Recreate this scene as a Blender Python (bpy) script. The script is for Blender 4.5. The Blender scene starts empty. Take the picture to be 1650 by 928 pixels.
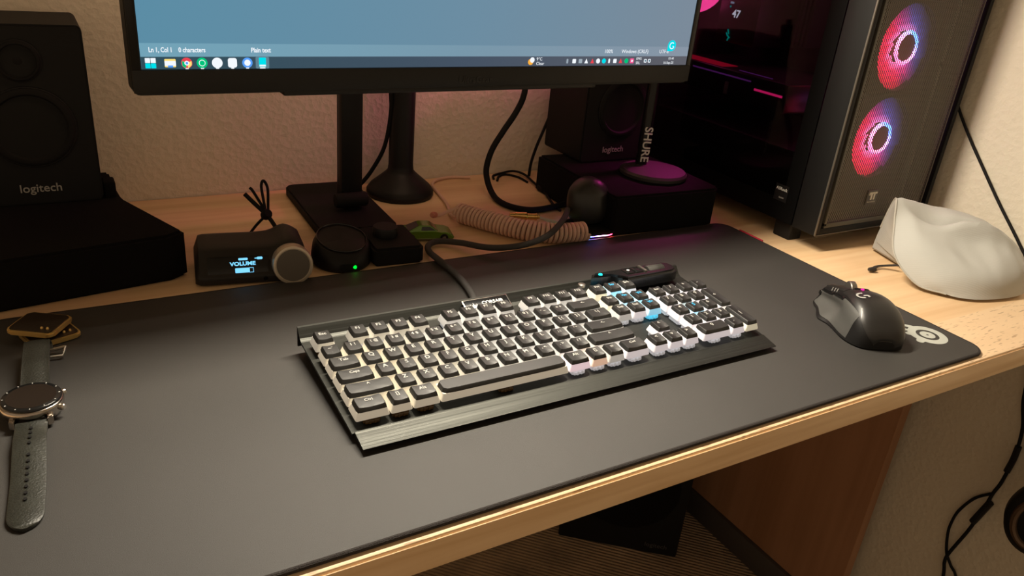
import bpy, bmesh, math, random
from mathutils import Vector, Matrix, Euler, noise
random.seed(7)
PI = math.pi
SC = bpy.context.scene
COL = SC.collection

# ------------------------------------------------------------------ materials
MATS = {}
def mat(name, col=(0.5, 0.5, 0.5), rough=0.5, metal=0.0, emit=None, es=1.0, spec=0.5, bump=None, var=None, coat=0.0, sub=0.0, trans=0.0, sheen=0.0):
    """principled material; bump=(scale,strength,detail), var=(scale,amount) procedural mottling"""
    m = bpy.data.materials.new(name); m.use_nodes = True
    nt = m.node_tree; b = nt.nodes['Principled BSDF']
    b.inputs['Base Color'].default_value = (*col, 1); b.inputs['Roughness'].default_value = rough
    b.inputs['Metallic'].default_value = metal; b.inputs['Specular IOR Level'].default_value = spec
    b.inputs['Coat Weight'].default_value = coat; b.inputs['Transmission Weight'].default_value = trans
    b.inputs['Sheen Weight'].default_value = sheen
    if emit: b.inputs['Emission Color'].default_value = (*emit, 1); b.inputs['Emission Strength'].default_value = es
    tc = nt.nodes.new('ShaderNodeTexCoord')
    if bump:
        n = nt.nodes.new('ShaderNodeTexNoise'); n.inputs['Scale'].default_value = bump[0]; n.inputs['Detail'].default_value = bump[2] if len(bump) > 2 else 3
        bp = nt.nodes.new('ShaderNodeBump'); bp.inputs['Strength'].default_value = bump[1]; bp.inputs['Distance'].default_value = bump[3] if len(bump) > 3 else 0.001
        nt.links.new(tc.outputs['Object'], n.inputs['Vector']); nt.links.new(n.outputs['Fac'], bp.inputs['Height']); nt.links.new(bp.outputs['Normal'], b.inputs['Normal'])
    if var:
        n = nt.nodes.new('ShaderNodeTexNoise'); n.inputs['Scale'].default_value = var[0]; n.inputs['Detail'].default_value = 4
        r = nt.nodes.new('ShaderNodeValToRGB'); k = var[1]
        r.color_ramp.elements[0].position = .3; r.color_ramp.elements[1].position = .7
        r.color_ramp.elements[0].color = tuple(c * (1 - k) for c in col) + (1,); r.color_ramp.elements[1].color = tuple(min(1, c * (1 + k)) for c in col) + (1,)
        nt.links.new(tc.outputs['Object'], n.inputs['Vector']); nt.links.new(n.outputs['Fac'], r.inputs['Fac']); nt.links.new(r.outputs['Color'], b.inputs['Base Color'])
    MATS[name] = m
    return m

def glow(name, col, s):
    m = bpy.data.materials.new(name); m.use_nodes = True; nt = m.node_tree
    nt.nodes.remove(nt.nodes['Principled BSDF'])
    e = nt.nodes.new('ShaderNodeEmission'); e.inputs['Color'].default_value = (*col, 1); e.inputs['Strength'].default_value = s
    nt.links.new(e.outputs[0], nt.nodes['Material Output'].inputs[0]); MATS[name] = m
    return m

def wood(name, c1, c2, axis='X', scale=1.0, rough=0.45, fleck=0.0, fleck_y=None):
    m = mat(name, c1, rough); nt = m.node_tree; b = nt.nodes['Principled BSDF']; L = nt.links.new
    tc = nt.nodes.new('ShaderNodeTexCoord'); mp = nt.nodes.new('ShaderNodeMapping')
    s = (3 * scale, 60 * scale, 60 * scale) if axis == 'X' else (60 * scale, 60 * scale, 3 * scale)
    mp.inputs['Scale'].default_value = s; L(tc.outputs['Object'], mp.inputs['Vector'])
    n = nt.nodes.new('ShaderNodeTexNoise'); n.inputs['Scale'].default_value = 1.0; n.inputs['Detail'].default_value = 6; n.inputs['Distortion'].default_value = .5
    L(mp.outputs[0], n.inputs['Vector'])
    n2 = nt.nodes.new('ShaderNodeTexNoise'); n2.inputs['Scale'].default_value = 5; n2.inputs['Detail'].default_value = 2; L(tc.outputs['Object'], n2.inputs['Vector'])
    ad = nt.nodes.new('ShaderNodeMath'); ad.operation = 'MULTIPLY_ADD'; ad.inputs[1].default_value = .7; L(n.outputs['Fac'], ad.inputs[0])
    mu = nt.nodes.new('ShaderNodeMath'); mu.operation = 'MULTIPLY'; mu.inputs[1].default_value = .3; L(n2.outputs['Fac'], mu.inputs[0]); L(mu.outputs[0], ad.inputs[2])
    r = nt.nodes.new('ShaderNodeValToRGB'); r.color_ramp.elements[0].position = .35; r.color_ramp.elements[1].position = .62
    r.color_ramp.elements[0].color = (*c2, 1); r.color_ramp.elements[1].color = (*c1, 1)
    L(ad.outputs[0], r.inputs['Fac'])
    out = r.outputs['Color']
    if fleck > 0:
        mp2 = nt.nodes.new('ShaderNodeMapping'); mp2.inputs['Scale'].default_value = (70, 420, 300); mp2.inputs['Rotation'].default_value = (0, 0, .12)
        L(tc.outputs['Object'], mp2.inputs['Vector'])
        v = nt.nodes.new('ShaderNodeTexNoise'); v.inputs['Scale'].default_value = 1.0; v.inputs['Detail'].default_value = 1; L(mp2.outputs[0], v.inputs['Vector'])
        rr = nt.nodes.new('ShaderNodeValToRGB'); rr.color_ramp.elements[0].position = .62; rr.color_ramp.elements[1].position = .70
        rr.color_ramp.elements[0].color = (0, 0, 0, 1); rr.color_ramp.elements[1].color = (1, 1, 1, 1); L(v.outputs['Fac'], rr.inputs['Fac'])
        sx = nt.nodes.new('ShaderNodeSeparateXYZ'); L(tc.outputs['Object'], sx.inputs[0])
        lt = nt.nodes.new('ShaderNodeMath'); lt.operation = 'LESS_THAN'; lt.inputs[1].default_value = fleck_y; L(sx.outputs['Y'], lt.inputs[0])
        m1 = nt.nodes.new('ShaderNodeMath'); m1.operation = 'MULTIPLY'; L(rr.outputs['Color'], m1.inputs[0]); L(lt.outputs[0], m1.inputs[1])
        m2 = nt.nodes.new('ShaderNodeMath'); m2.operation = 'MULTIPLY'; m2.inputs[1].default_value = fleck; L(m1.outputs[0], m2.inputs[0])
        # front board a little paler
        mxa = nt.nodes.new('ShaderNodeMix'); mxa.data_type = 'RGBA'; mxa.inputs[7].default_value = (c1[0] * 1.02, c1[1] * 1.08, c1[2] * 1.2, 1)
        m3 = nt.nodes.new('ShaderNodeMath'); m3.operation = 'MULTIPLY'; m3.inputs[1].default_value = .6; L(lt.outputs[0], m3.inputs[0])
        L(m3.outputs[0], mxa.inputs[0]); L(out, mxa.inputs[6])
        mx = nt.nodes.new('ShaderNodeMix'); mx.data_type = 'RGBA'; mx.inputs[7].default_value = (c2[0] * .45, c2[1] * .4, c2[2] * .4, 1)
        L(m2.outputs[0], mx.inputs[0]); L(mxa.outputs[2], mx.inputs[6]); out = mx.outputs[2]
    L(out, b.inputs['Base Color'])
    return m

def plaster(name, col):
    m = mat(name, col, .9, spec=.2); nt = m.node_tree; b = nt.nodes['Principled BSDF']; L = nt.links.new
    tc = nt.nodes.new('ShaderNodeTexCoord')
    n = nt.nodes.new('ShaderNodeTexNoise'); n.inputs['Scale'].default_value = 210; n.inputs['Detail'].default_value = 4; n.inputs['Distortion'].default_value = .6
    L(tc.outputs['Object'], n.inputs['Vector'])
    n2 = nt.nodes.new('ShaderNodeTexVoronoi'); n2.inputs['Scale'].default_value = 120; L(tc.outputs['Object'], n2.inputs['Vector'])
    ad = nt.nodes.new('ShaderNodeMath'); ad.operation = 'ADD'; L(n.outputs['Fac'], ad.inputs[0]); L(n2.outputs['Distance'], ad.inputs[1])
    bp = nt.nodes.new('ShaderNodeBump'); bp.inputs['Strength'].default_value = .4; bp.inputs['Distance'].default_value = .0020
    L(ad.outputs[0], bp.inputs['Height']); L(bp.outputs['Normal'], b.inputs['Normal'])
    return m

def glass_pane(name, tint, gl=.08):
    m = bpy.data.materials.new(name); m.use_nodes = True; nt = m.node_tree; nt.nodes.remove(nt.nodes['Principled BSDF'])
    t = nt.nodes.new('ShaderNodeBsdfTransparent'); t.inputs[0].default_value = (*tint, 1)
    g = nt.nodes.new('ShaderNodeBsdfGlossy'); g.inputs['Roughness'].default_value = .03; g.inputs[0].default_value = (.8, .8, .8, 1)
    x = nt.nodes.new('ShaderNodeMixShader'); x.inputs[0].default_value = gl
    nt.links.new(t.outputs[0], x.inputs[1]); nt.links.new(g.outputs[0], x.inputs[2]); nt.links.new(x.outputs[0], nt.nodes['Material Output'].inputs[0])
    return m

def mesh_panel(name, col, pitch, fill=.55):
    """perforated steel sheet: round holes in a diagonal grid, cut through by transparency"""
    m = mat(name, col, .55, .0); nt = m.node_tree; b = nt.nodes['Principled BSDF']; L = nt.links.new
    tc = nt.nodes.new('ShaderNodeTexCoord'); mp = nt.nodes.new('ShaderNodeMapping'); k = 2 * PI / pitch
    mp.inputs['Rotation'].default_value = (0, math.radians(45), 0); mp.inputs['Scale'].default_value = (1, 1, 1)
    L(tc.outputs['Object'], mp.inputs['Vector']); s = nt.nodes.new('ShaderNodeSeparateXYZ'); L(mp.outputs[0], s.inputs[0])
    def sn(o, kk):
        a = nt.nodes.new('ShaderNodeMath'); a.operation = 'MULTIPLY'; a.inputs[1].default_value = kk; L(o, a.inputs[0])
        c = nt.nodes.new('ShaderNodeMath'); c.operation = 'SINE'; L(a.outputs[0], c.inputs[0]); return c.outputs[0]
    a = nt.nodes.new('ShaderNodeMath'); a.operation = 'ADD'; L(sn(s.outputs['X'], k), a.inputs[0]); L(sn(s.outputs['Z'], k), a.inputs[1])
    g = nt.nodes.new('ShaderNodeMath'); g.operation = 'LESS_THAN'; g.inputs[1].default_value = fill; L(a.outputs[0], g.inputs[0])
    t = nt.nodes.new('ShaderNodeBsdfTransparent'); x = nt.nodes.new('ShaderNodeMixShader')
    L(g.outputs[0], x.inputs[0]); L(t.outputs[0], x.inputs[1]); L(b.outputs[0], x.inputs[2]); L(x.outputs[0], nt.nodes['Material Output'].inputs[0])
    return m

def ramp_glow(name, stops, axis_rot, s, scale=1.0, offs=.5, cutoff=None):
    """emission whose colour runs along a direction in the object's own XZ plane"""
    m = bpy.data.materials.new(name); m.use_nodes = True; nt = m.node_tree; nt.nodes.remove(nt.nodes['Principled BSDF']); L = nt.links.new
    tc = nt.nodes.new('ShaderNodeTexCoord'); mp = nt.nodes.new('ShaderNodeMapping'); mp.inputs['Rotation'].default_value = axis_rot
    L(tc.outputs['Object'], mp.inputs['Vector']); sp = nt.nodes.new('ShaderNodeSeparateXYZ'); L(mp.outputs[0], sp.inputs[0])
    ma = nt.nodes.new('ShaderNodeMath'); ma.operation = 'MULTIPLY_ADD'; ma.inputs[1].default_value = scale; ma.inputs[2].default_value = offs; L(sp.outputs['X'], ma.inputs[0])
    r = nt.nodes.new('ShaderNodeValToRGB'); el = r.color_ramp.elements
    while len(el) < len(stops): el.new(.5)
    for e, (p, c) in zip(el, stops): e.position = p; e.color = (*c, 1)
    L(ma.outputs[0], r.inputs['Fac']); em = nt.nodes.new('ShaderNodeEmission'); em.inputs['Strength'].default_value = s
    L(r.outputs['Color'], em.inputs['Color']); L(em.outputs[0], nt.nodes['Material Output'].inputs[0])
    return m

# ------------------------------------------------------------------ objects
def thing(name, label, cat, loc=(0, 0, 0), rot=(0, 0, 0), group=None):
    o = bpy.data.objects.new(name, None); o.empty_display_size = .02; COL.objects.link(o)
    o.location = loc; o.rotation_euler = rot; o['label'] = label; o['category'] = cat
    if group: o['group'] = group
    return o

def finish(bm, smooth=False, ang=35):
    bmesh.ops.recalc_face_normals(bm, faces=bm.faces)
    for f in bm.faces: f.smooth = smooth
    if smooth:
        for e in bm.edges:
            if len(e.link_faces) == 2 and e.calc_face_angle(0) > math.radians(ang): e.smooth = False

def obj(name, bm, m, parent=None, smooth=True, loc=None, rot=None, label=None, ang=35, keep=False):
    if isinstance(bm, bmesh.types.BMesh):
        finish(bm, smooth, ang)
        me = bpy.data.meshes.new(name); bm.to_mesh(me); bm.free()
    else: me = bm
    me.materials.clear() if not keep else None
    if m: me.materials.append(m)
    # origin to centre of the part
    if loc is None and me.vertices:
        lo = Vector((min(v.co[i] for v in me.vertices) for i in range(3))); hi = Vector((max(v.co[i] for v in me.vertices) for i in range(3)))
        c = (lo + hi) / 2; me.transform(Matrix.Translation(-c)); loc = c
    o = bpy.data.objects.new(name, me); COL.objects.link(o)
    o.location = loc or (0, 0, 0)
    if rot: o.rotation_euler = rot
    if parent:
        o.parent = parent
        if parent.type == 'MESH': o.location = Vector(o.location) - Vector(parent.location)
    if label: o['label'] = label
    return o

def sub(name, bm, m, parent, **k):          # sub-part: parent is a part whose origin was moved; coordinates given in the thing's frame
    return obj(name, bm, m, parent, **k)

def tag(o, label, cat, group=None):
    o['label'] = label; o['category'] = cat
    if group: o['group'] = group
    return o

def structure(name, bm, m, **k):
    o = obj(name, bm, m, **k); o['kind'] = 'structure'; return o

# ------------------------------------------------------------------ shapes
def NB(): return bmesh.new()

def box(bm, x0, x1, y0, y1, z0, z1, bev=0, seg=2, M=None):
    vs = [bm.verts.new((x, y, z)) for z in (z0, z1) for y in (y0, y1) for x in (x0, x1)]
    fs = [bm.faces.new([vs[i] for i in f]) for f in ((0, 2, 3, 1), (4, 5, 7, 6), (0, 1, 5, 4), (2, 6, 7, 3), (0, 4, 6, 2), (1, 3, 7, 5))]
    if bev:
        es = list({e for f in fs for e in f.edges})
        r = bmesh.ops.bevel(bm, geom=es, offset=bev, segments=seg, affect='EDGES', profile=.5)
        vs = list({v for f in r['faces'] for v in f.verts} | {v for v in vs if v.is_valid})
    if M is not None: bmesh.ops.transform(bm, matrix=M, verts=vs)
    return vs

def B(x0, x1, y0, y1, z0, z1, bev=0, seg=2, M=None):
    bm = NB(); box(bm, x0, x1, y0, y1, z0, z1, bev, seg, M); return bm

def prism(bm, poly, a0, a1, axis='Z', bev=0, seg=2, M=None):
    """extrude 2-D polygon; axis Z: (x,y); X: (y,z); Y: (x,z)"""
    def P(p, a): return {'Z': (p[0], p[1], a), 'X': (a, p[0], p[1]), 'Y': (p[0], a, p[1])}[axis]
    lo = [bm.verts.new(P(p, a0)) for p in poly]; hi = [bm.verts.new(P(p, a1)) for p in poly]; n = len(poly)
    f0 = bm.faces.new(lo[::-1]); f1 = bm.faces.new(hi)
    for i in range(n): bm.faces.new([lo[i], lo[(i + 1) % n], hi[(i + 1) % n], hi[i]])
    vs = lo + hi
    if bev:
        r = bmesh.ops.bevel(bm, geom=list(set(f0.edges) | set(f1.edges)), offset=bev, segments=seg, affect='EDGES')
        vs = list({v for f in r['faces'] for v in f.verts} | {v for v in vs if v.is_valid})
    if M is not None: bmesh.ops.transform(bm, matrix=M, verts=vs)
    return vs

def rrect(w, h, r, n=6, cx=0, cy=0):
    p = []
    for sx, sy, a in ((1, 1, 0), (-1, 1, 90), (-1, -1, 180), (1, -1, 270)):
        for i in range(n + 1):
            t = math.radians(a + 90 * i / n); p.append((cx + sx * (w / 2 - r) + r * math.cos(t), cy + sy * (h / 2 - r) + r * math.sin(t)))
    return p

def circ(r, n=32, cx=0, cy=0, ry=None): return [(cx + r * math.cos(2 * PI * i / n), cy + (ry or r) * math.sin(2 * PI * i / n)) for i in range(n)]

def lathe(bm, prof, n=32, M=None):
    """prof: (r,z) list, around Z"""
    rings = []
    for r, z in prof:
        rings.append([bm.verts.new((r * math.cos(2 * PI * i / n), r * math.sin(2 * PI * i / n), z)) for i in range(n)] if r > 1e-7 else [bm.verts.new((0, 0, z))])
    for a, b in zip(rings, rings[1:]):
        for i in range(n):
            j = (i + 1) % n
            if len(a) == 1 and len(b) == 1: continue
            if len(a) == 1: bm.faces.new([a[0], b[i], b[j]])
            elif len(b) == 1: bm.faces.new([a[i], b[0], a[j]])
            else: bm.faces.new([a[i], b[i], b[j], a[j]])
    for ring, fl in ((rings[0], True), (rings[-1], False)):
        if len(ring) > 2: bm.faces.new(ring if not fl else ring[::-1])
    vs = [v for r in rings for v in r]
    if M is not None: bmesh.ops.transform(bm, matrix=M, verts=vs)
    return vs

def spline(P, n=8, closed=False):
    P = [Vector(p) for p in P]; out = []
    m = len(P)
    for i in range(m if closed else m - 1):
        p0 = P[(i - 1) % m] if closed or i > 0 else P[0] * 2 - P[1]
        p1 = P[i]; p2 = P[(i + 1) % m]
        p3 = P[(i + 2) % m] if closed or i + 2 < m else P[-1] * 2 - P[-2]
        for k in range(n):
            t = k / n
            out.append(.5 * ((2 * p1) + (p2 - p0) * t + (2 * p0 - 5 * p1 + 4 * p2 - p3) * t * t + (3 * p1 - p0 - 3 * p2 + p3) * t ** 3))
    if not closed: out.append(P[-1])
    return out

def tube(bm, pts, r, n=10, closed=False, ry=None, up=None):
    """sweep circle (or flat ellipse) along points; r float or list"""
    pts = [Vector(p) for p in pts]; m = len(pts); rings = []
    T = []
    for i in range(m):
        a = pts[(i - 1) % m] if closed or i else pts[0]; b = pts[(i + 1) % m] if closed or i < m - 1 else pts[-1]
        T.append((b - a).normalized() if (b - a).length > 0 else Vector((0, 0, 1)))
    N = up or (Vector((0, 0, 1)) if abs(T[0].z) < .9 else Vector((1, 0, 0)))
    N = (N - T[0] * N.dot(T[0])).normalized()
    for i in range(m):
        N = (N - T[i] * N.dot(T[i])).normalized(); Bn = T[i].cross(N)
        rr = r[i] if isinstance(r, (list, tuple)) else r; r2 = (ry[i] if isinstance(ry, (list, tuple)) else ry) if ry else rr
        rings.append([bm.verts.new(pts[i] + N * (r2 * math.sin(2 * PI * k / n)) + Bn * (rr * math.cos(2 * PI * k / n))) for k in range(n)])
    for i in range(m if closed else m - 1):
        a, b = rings[i], rings[(i + 1) % m]
        for k in range(n): bm.faces.new([a[k], a[(k + 1) % n], b[(k + 1) % n], b[k]])
    if not closed: bm.faces.new(rings[0][::-1]); bm.faces.new(rings[-1])

def T(P, r, n=10, k=8, **kw):
    bm = NB(); tube(bm, spline(P, k), r, n, **kw); return bm

def grid_loft(bm, rows, closed_u=False, cap=True):
    """rows: list of point lists -> quads"""
    R = [[bm.verts.new(p) for p in row] for row in rows]; n = len(R[0])
    for a, b in zip(R, R[1:]):
        for i in range(n if closed_u else n - 1):
            bm.faces.new([a[i], a[(i + 1) % n], b[(i + 1) % n], b[i]])
    if cap and closed_u: bm.faces.new(R[0][::-1]); bm.faces.new(R[-1])
    return R

def textmesh(s, size, depth=.0002, align='CENTER', bold=0, sx=1.0):
    c = bpy.data.curves.new('t', 'FONT'); c.body = s; c.size = size; c.extrude = depth; c.align_x = align; c.align_y = 'CENTER'; c.offset = bold; c.resolution_u = 3
    o = bpy.data.objects.new('t', c); COL.objects.link(o); dg = bpy.context.evaluated_depsgraph_get(); dg.update()
    me = bpy.data.meshes.new_from_object(o.evaluated_get(dg)); bpy.data.objects.remove(o); bpy.data.curves.remove(c)
    if sx != 1: me.transform(Matrix.Diagonal((sx, 1, 1, 1)))
    return me

def text(name, s, size, m, parent, M, **k):
    me = textmesh(s, size, **k); me.transform(M)
    return obj(name, me, m, parent)

def RX(a): return Matrix.Rotation(math.radians(a), 4, 'X')
def RY(a): return Matrix.Rotation(math.radians(a), 4, 'Y')
def RZ(a): return Matrix.Rotation(math.radians(a), 4, 'Z')
def TR(x, y, z): return Matrix.Translation((x, y, z))
def lerp(a, b, t): return a + (b - a) * t

# ------------------------------------------------------------------ palette
wall_m = plaster('wall_plaster', (.74, .68, .55))
carpet_m = mat('carpet', (.42, .30, .185), .95, var=(14, .30), sheen=.2)
_nt = carpet_m.node_tree; _tc = _nt.nodes.new('ShaderNodeTexCoord'); _wv = _nt.nodes.new('ShaderNodeTexWave'); _wv.inputs['Scale'].default_value = 55; _wv.inputs['Distortion'].default_value = 1.2; _wv.inputs['Detail Scale'].default_value = 8; _wv.bands_direction = 'DIAGONAL'
_bp = _nt.nodes.new('ShaderNodeBump'); _bp.inputs['Strength'].default_value = 1.0; _bp.inputs['Distance'].default_value = .004
_nt.links.new(_tc.outputs['Object'], _wv.inputs['Vector']); _nt.links.new(_wv.outputs['Fac'], _bp.inputs['Height']); _nt.links.new(_bp.outputs['Normal'], _nt.nodes['Principled BSDF'].inputs['Normal'])
desk_m = wood('beech', (.80, .57, .34), (.68, .44, .235), 'X', 1.0, .42, fleck=.6, fleck_y=-.1275 - .158)
edge_m = wood('beech_edge', (.92, .68, .42), (.72, .47, .24), 'X', 1.3, .4)
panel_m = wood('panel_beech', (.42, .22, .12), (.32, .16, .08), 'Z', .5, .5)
blk = mat('black_plastic', (.007, .0066, .0066), .5, spec=.3)
blk_matte = mat('black_matte', (.006, .0056, .0056), .75, spec=.25)
blk_soft = mat('soft_black', (.022, .020, .019), .6, bump=(2500, .2, 2))
blk_gloss = mat('black_gloss', (.008, .008, .008), .2, spec=.35)
foam_blk = mat('black_foam', (.0050, .0044, .0044), .95, bump=(900, .6, 2, .001), spec=.15)
pad_m = mat('pad_cloth', (.031, .029, .027), .60, bump=(3500, .35, 2, .0006), var=(7, .10), spec=.55)
pad_edge = mat('pad_stitching', (.035, .03, .028), .9, bump=(1800, 1.0, 1, .0012), spec=.3)
pad_logo = mat('pad_print', (.42, .44, .40), .8)
alu_m = mat('brushed_aluminium', (.042, .043, .039), .40, .9)
def brush(m, s=(4, 900, 900), amt=.35):
    nt = m.node_tree; b = nt.nodes['Principled BSDF']; L = nt.links.new
    tc = nt.nodes.new('ShaderNodeTexCoord'); mp = nt.nodes.new('ShaderNodeMapping'); mp.inputs['Scale'].default_value = s; L(tc.outputs['Object'], mp.inputs['Vector'])
    n = nt.nodes.new('ShaderNodeTexNoise'); n.inputs['Scale'].default_value = 1; n.inputs['Detail'].default_value = 3; L(mp.outputs[0], n.inputs['Vector'])
    mr = nt.nodes.new('ShaderNodeMapRange'); mr.inputs['To Min'].default_value = b.inputs['Roughness'].default_value - amt * .4; mr.inputs['To Max'].default_value = b.inputs['Roughness'].default_value + amt
    L(n.outputs['Fac'], mr.inputs['Value']); L(mr.outputs[0], b.inputs['Roughness'])
    bp = nt.nodes.new('ShaderNodeBump'); bp.inputs['Strength'].default_value = .12; bp.inputs['Distance'].default_value = .0004; L(n.outputs['Fac'], bp.inputs['Height']); L(bp.outputs['Normal'], b.inputs['Normal'])
brush(alu_m)
keytop_m = mat('keycap_black', (.010, .010, .0098), .46, spec=.65, bump=(4000, .15, 2, .0002))
legend_m = mat('keycap_legend', (.42, .42, .40), .5)
legend_blue = mat('keycap_legend_lit', (.05, .3, .45), .5, emit=(.02, .45, .9), es=.5)
silver = mat('silver_metal', (.62, .58, .52), .28, 1.0)
dsilver = mat('dark_silver', (.30, .28, .25), .35, .9)
gold = mat('gold_metal', (.75, .50, .18), .25, 1.0)
white_m = mat('white_print', (.75, .75, .72), .6)
grey_print = mat('grey_print', (.33, .32, .30), .6)

# ================================================================== ROOM
X_W, Y_W, Z_F = .965, .512, -.74
ZD = -.004                                  # worktop surface
structure('floor', B(-1.9, X_W + .1, -2.2, Y_W + .1, Z_F - .05, Z_F), carpet_m, smooth=False)
structure('wall_back', B(-1.9, X_W + .1, Y_W, Y_W + .1, Z_F, 1.75), wall_m, smooth=False)
structure('wall_right', B(X_W, X_W + .1, -2.2, Y_W, Z_F, 1.75), wall_m, smooth=False)
structure('ceiling', B(-1.9, X_W + .1, -2.2, Y_W + .1, 1.75, 1.80), mat('ceiling_paint', (.75, .72, .66), .9), smooth=False)

# ================================================================== DESK
desk = thing('desk', 'light beech computer desk with rounded front edge along the plastered walls', 'desk', (.2, .158, Z_F))
def DL(x0, x1, y0, y1, z0, z1): return (x0 - .2, x1 - .2, y0 - .158, y1 - .158, z0 - Z_F, z1 - Z_F)
bm = NB(); d = DL(-.62, X_W - .001, -.2022, Y_W - .002, -.032, ZD)
prism(bm, [(d[2] + .004, d[4]), (d[2], d[4] + .004), (d[2], d[5] - .004), (d[2] + .0012, d[5] - .0012), (d[2] + .004, d[5]), (d[3], d[5]), (d[3], d[4])], d[0], d[1], 'X')
obj('worktop', bm, desk_m, desk, loc=(0, 0, 0))
bm = NB(); e = DL(-.62, X_W - .001, -.2032, -.2022, -.0315, -.0068)
box(bm, *e, bev=.0006)
obj('edge_band', bm, edge_m, desk)
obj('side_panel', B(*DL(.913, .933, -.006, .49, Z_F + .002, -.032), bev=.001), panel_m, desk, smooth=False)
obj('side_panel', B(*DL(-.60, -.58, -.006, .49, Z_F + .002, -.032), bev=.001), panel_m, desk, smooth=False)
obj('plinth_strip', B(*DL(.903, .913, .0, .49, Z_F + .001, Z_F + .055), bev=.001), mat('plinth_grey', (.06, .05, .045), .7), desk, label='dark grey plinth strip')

# ================================================================== DESK PAD
pad = thing('mouse_pad', 'extra wide black cloth mouse pad with stitched edge covering the desk front', 'mouse pad', (.21, .004, ZD))
PX0, PX1, PY0, PY1 = -.245 - .21, .6625 - .21, -.1975 - .004, .2055 - .004
w, h = PX1 - PX0, PY1 - PY0; cxp, cyp = (PX0 + PX1) / 2, (PY0 + PY1) / 2
bm = NB(); prism(bm, rrect(w - .004, h - .004, .018, 8, cxp, cyp), .0002, .0039); obj('cloth', bm, pad_m, pad, loc=(0, 0, 0))
bm = NB(); tube(bm, [(x, y, .0021) for x, y in rrect(w - .0042, h - .0042, .018, 8, cxp, cyp)], .0021, 10, closed=True)
obj('stitched_edge', bm, pad_edge, pad)
# printed emblem
def L2(x, y): return (x - .21, y - .004)
def emblem():
    th = math.radians(-62)
    def P(u, v):                         # u along long axis towards the body, v across (metres)
        return L2(.6315 + u * math.cos(th) - v * math.sin(th), -.1460 + u * math.sin(th) + v * math.cos(th))
    return P
# long axis of the emblem runs along the pad's right edge direction
def EM(u, v): return L2(.6285 + u, -.1475 + v)
def ring_shape(bm, ro, ri, z0, z1, cx, cy, n=40):
    o_ = [(cx + ro * math.cos(2 * PI * i / n), cy + ro * math.sin(2 * PI * i / n)) for i in range(n)]
    i_ = [(cx + ri * math.cos(2 * PI * i / n), cy + ri * math.sin(2 * PI * i / n)) for i in range(n)]
    vo = [[bm.verts.new((x, y, z)) for x, y in o_] for z in (z0, z1)]; vi = [[bm.verts.new((x, y, z)) for x, y in i_] for z in (z0, z1)]
    for k in range(n):
        j = (k + 1) % n
        bm.faces.new([vo[1][k], vo[1][j], vi[1][j], vi[1][k]]); bm.faces.new([vo[0][k], vo[0][j], vo[1][j], vo[1][k]])
        bm.faces.new([vi[0][k], vi[1][k], vi[1][j], vi[0][j]]); bm.faces.new([vo[0][k], vi[0][k], vi[0][j], vo[0][j]])
bm = NB(); ecx, ecy = EM(0, 0); zt0, zt1 = .0037, .0040
ring_shape(bm, .0205, .0120, zt0, zt1, ecx, ecy); ring_shape(bm, .0080, .0014, zt0, zt1, ecx, ecy, 24)
def blob(bm, a, b, r0, r1):
    a = Vector((*a, 0)); b = Vector((*b, 0)); d_ = (b - a).normalized(); nrm = Vector((-d_.y, d_.x, 0)); pts = []
    for i in range(9): t = PI * i / 8 + PI / 2; pts.append(a + d_ * (r0 * math.cos(t)) + nrm * (r0 * math.sin(t)))
    for i in range(9): t = PI * i / 8 - PI / 2; pts.append(b + d_ * (r1 * math.cos(t)) + nrm * (r1 * math.sin(t)))
    prism(bm, [(p.x, p.y) for p in pts], zt0, zt1 + .00003)
blob(bm, EM(-.003, .024), EM(.002, .016), .0030, .0042)
blob(bm, EM(-.018, .0105), EM(-.014, .009), .0036, .0045)
blob(bm, EM(-.022, -.006), EM(-.016, -.004), .0040, .0050)
blob(bm, EM(-.0165, .021), EM(-.013, .0185), .0028, .0028)
obj('printed_emblem', bm, pad_logo, pad, smooth=False, label='pale grey printed eye emblem')
obj('side_tag', B(.4525, .4555, .128 - .004, .172 - .004, .0005, .0046, .0005), mat('red_tag', (.50, .02, .05), .7), pad, label='red fabric tag')

# ================================================================== KEYBOARD
P_ = .01905
KT = .0737
kb = thing('keyboard', 'full size black backlit keyboard with two-tone keys lying on the mouse pad', 'keyboard', (0, 0, 0))
def pz(y): return .0143 + y * KT              # plate surface height
KX0, KX1 = -.0042, .4328
bm = NB()
prof = [(-.0905, pz(-.0905)), (.0400, pz(.040)), (.0440, .0190), (.0500, .0268), (.0520, .0272), (.0525, .0262), (.0525, .0080), (.0505, .0080), (.0500, .0235), (.042, pz(.04) - .002), (-.0900, pz(-.0905) - .0022)]
prism(bm, prof, KX0, KX1, 'X')
obj('top_plate', bm, alu_m, kb, smooth=False, label='brushed dark aluminium plate')
bm = NB()
prism(bm, [(-.0895, pz(-.0905) + .0002), (-.0910, pz(-.0905) + .0012), (-.0925, pz(-.0905) + .0008), (-.1092, .0052), (-.1084, .0042), (-.0895, pz(-.0905) - .0022)], KX0 + .002, KX1 - .001, 'X')
obj('front_lip', bm, alu_m, kb, smooth=False, label='brushed aluminium front lip')
bm = NB()
prism(bm, [(-.088, .0004), (-.088, pz(-.088) - .0026), (.034, pz(.034) - .0026), (.044, .0140), (.049, .0140), (.048, .0004)], KX0 + .006, KX1 - .006, 'X', bev=.001)
obj('bottom_case', bm, blk_matte, kb, smooth=False)
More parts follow.
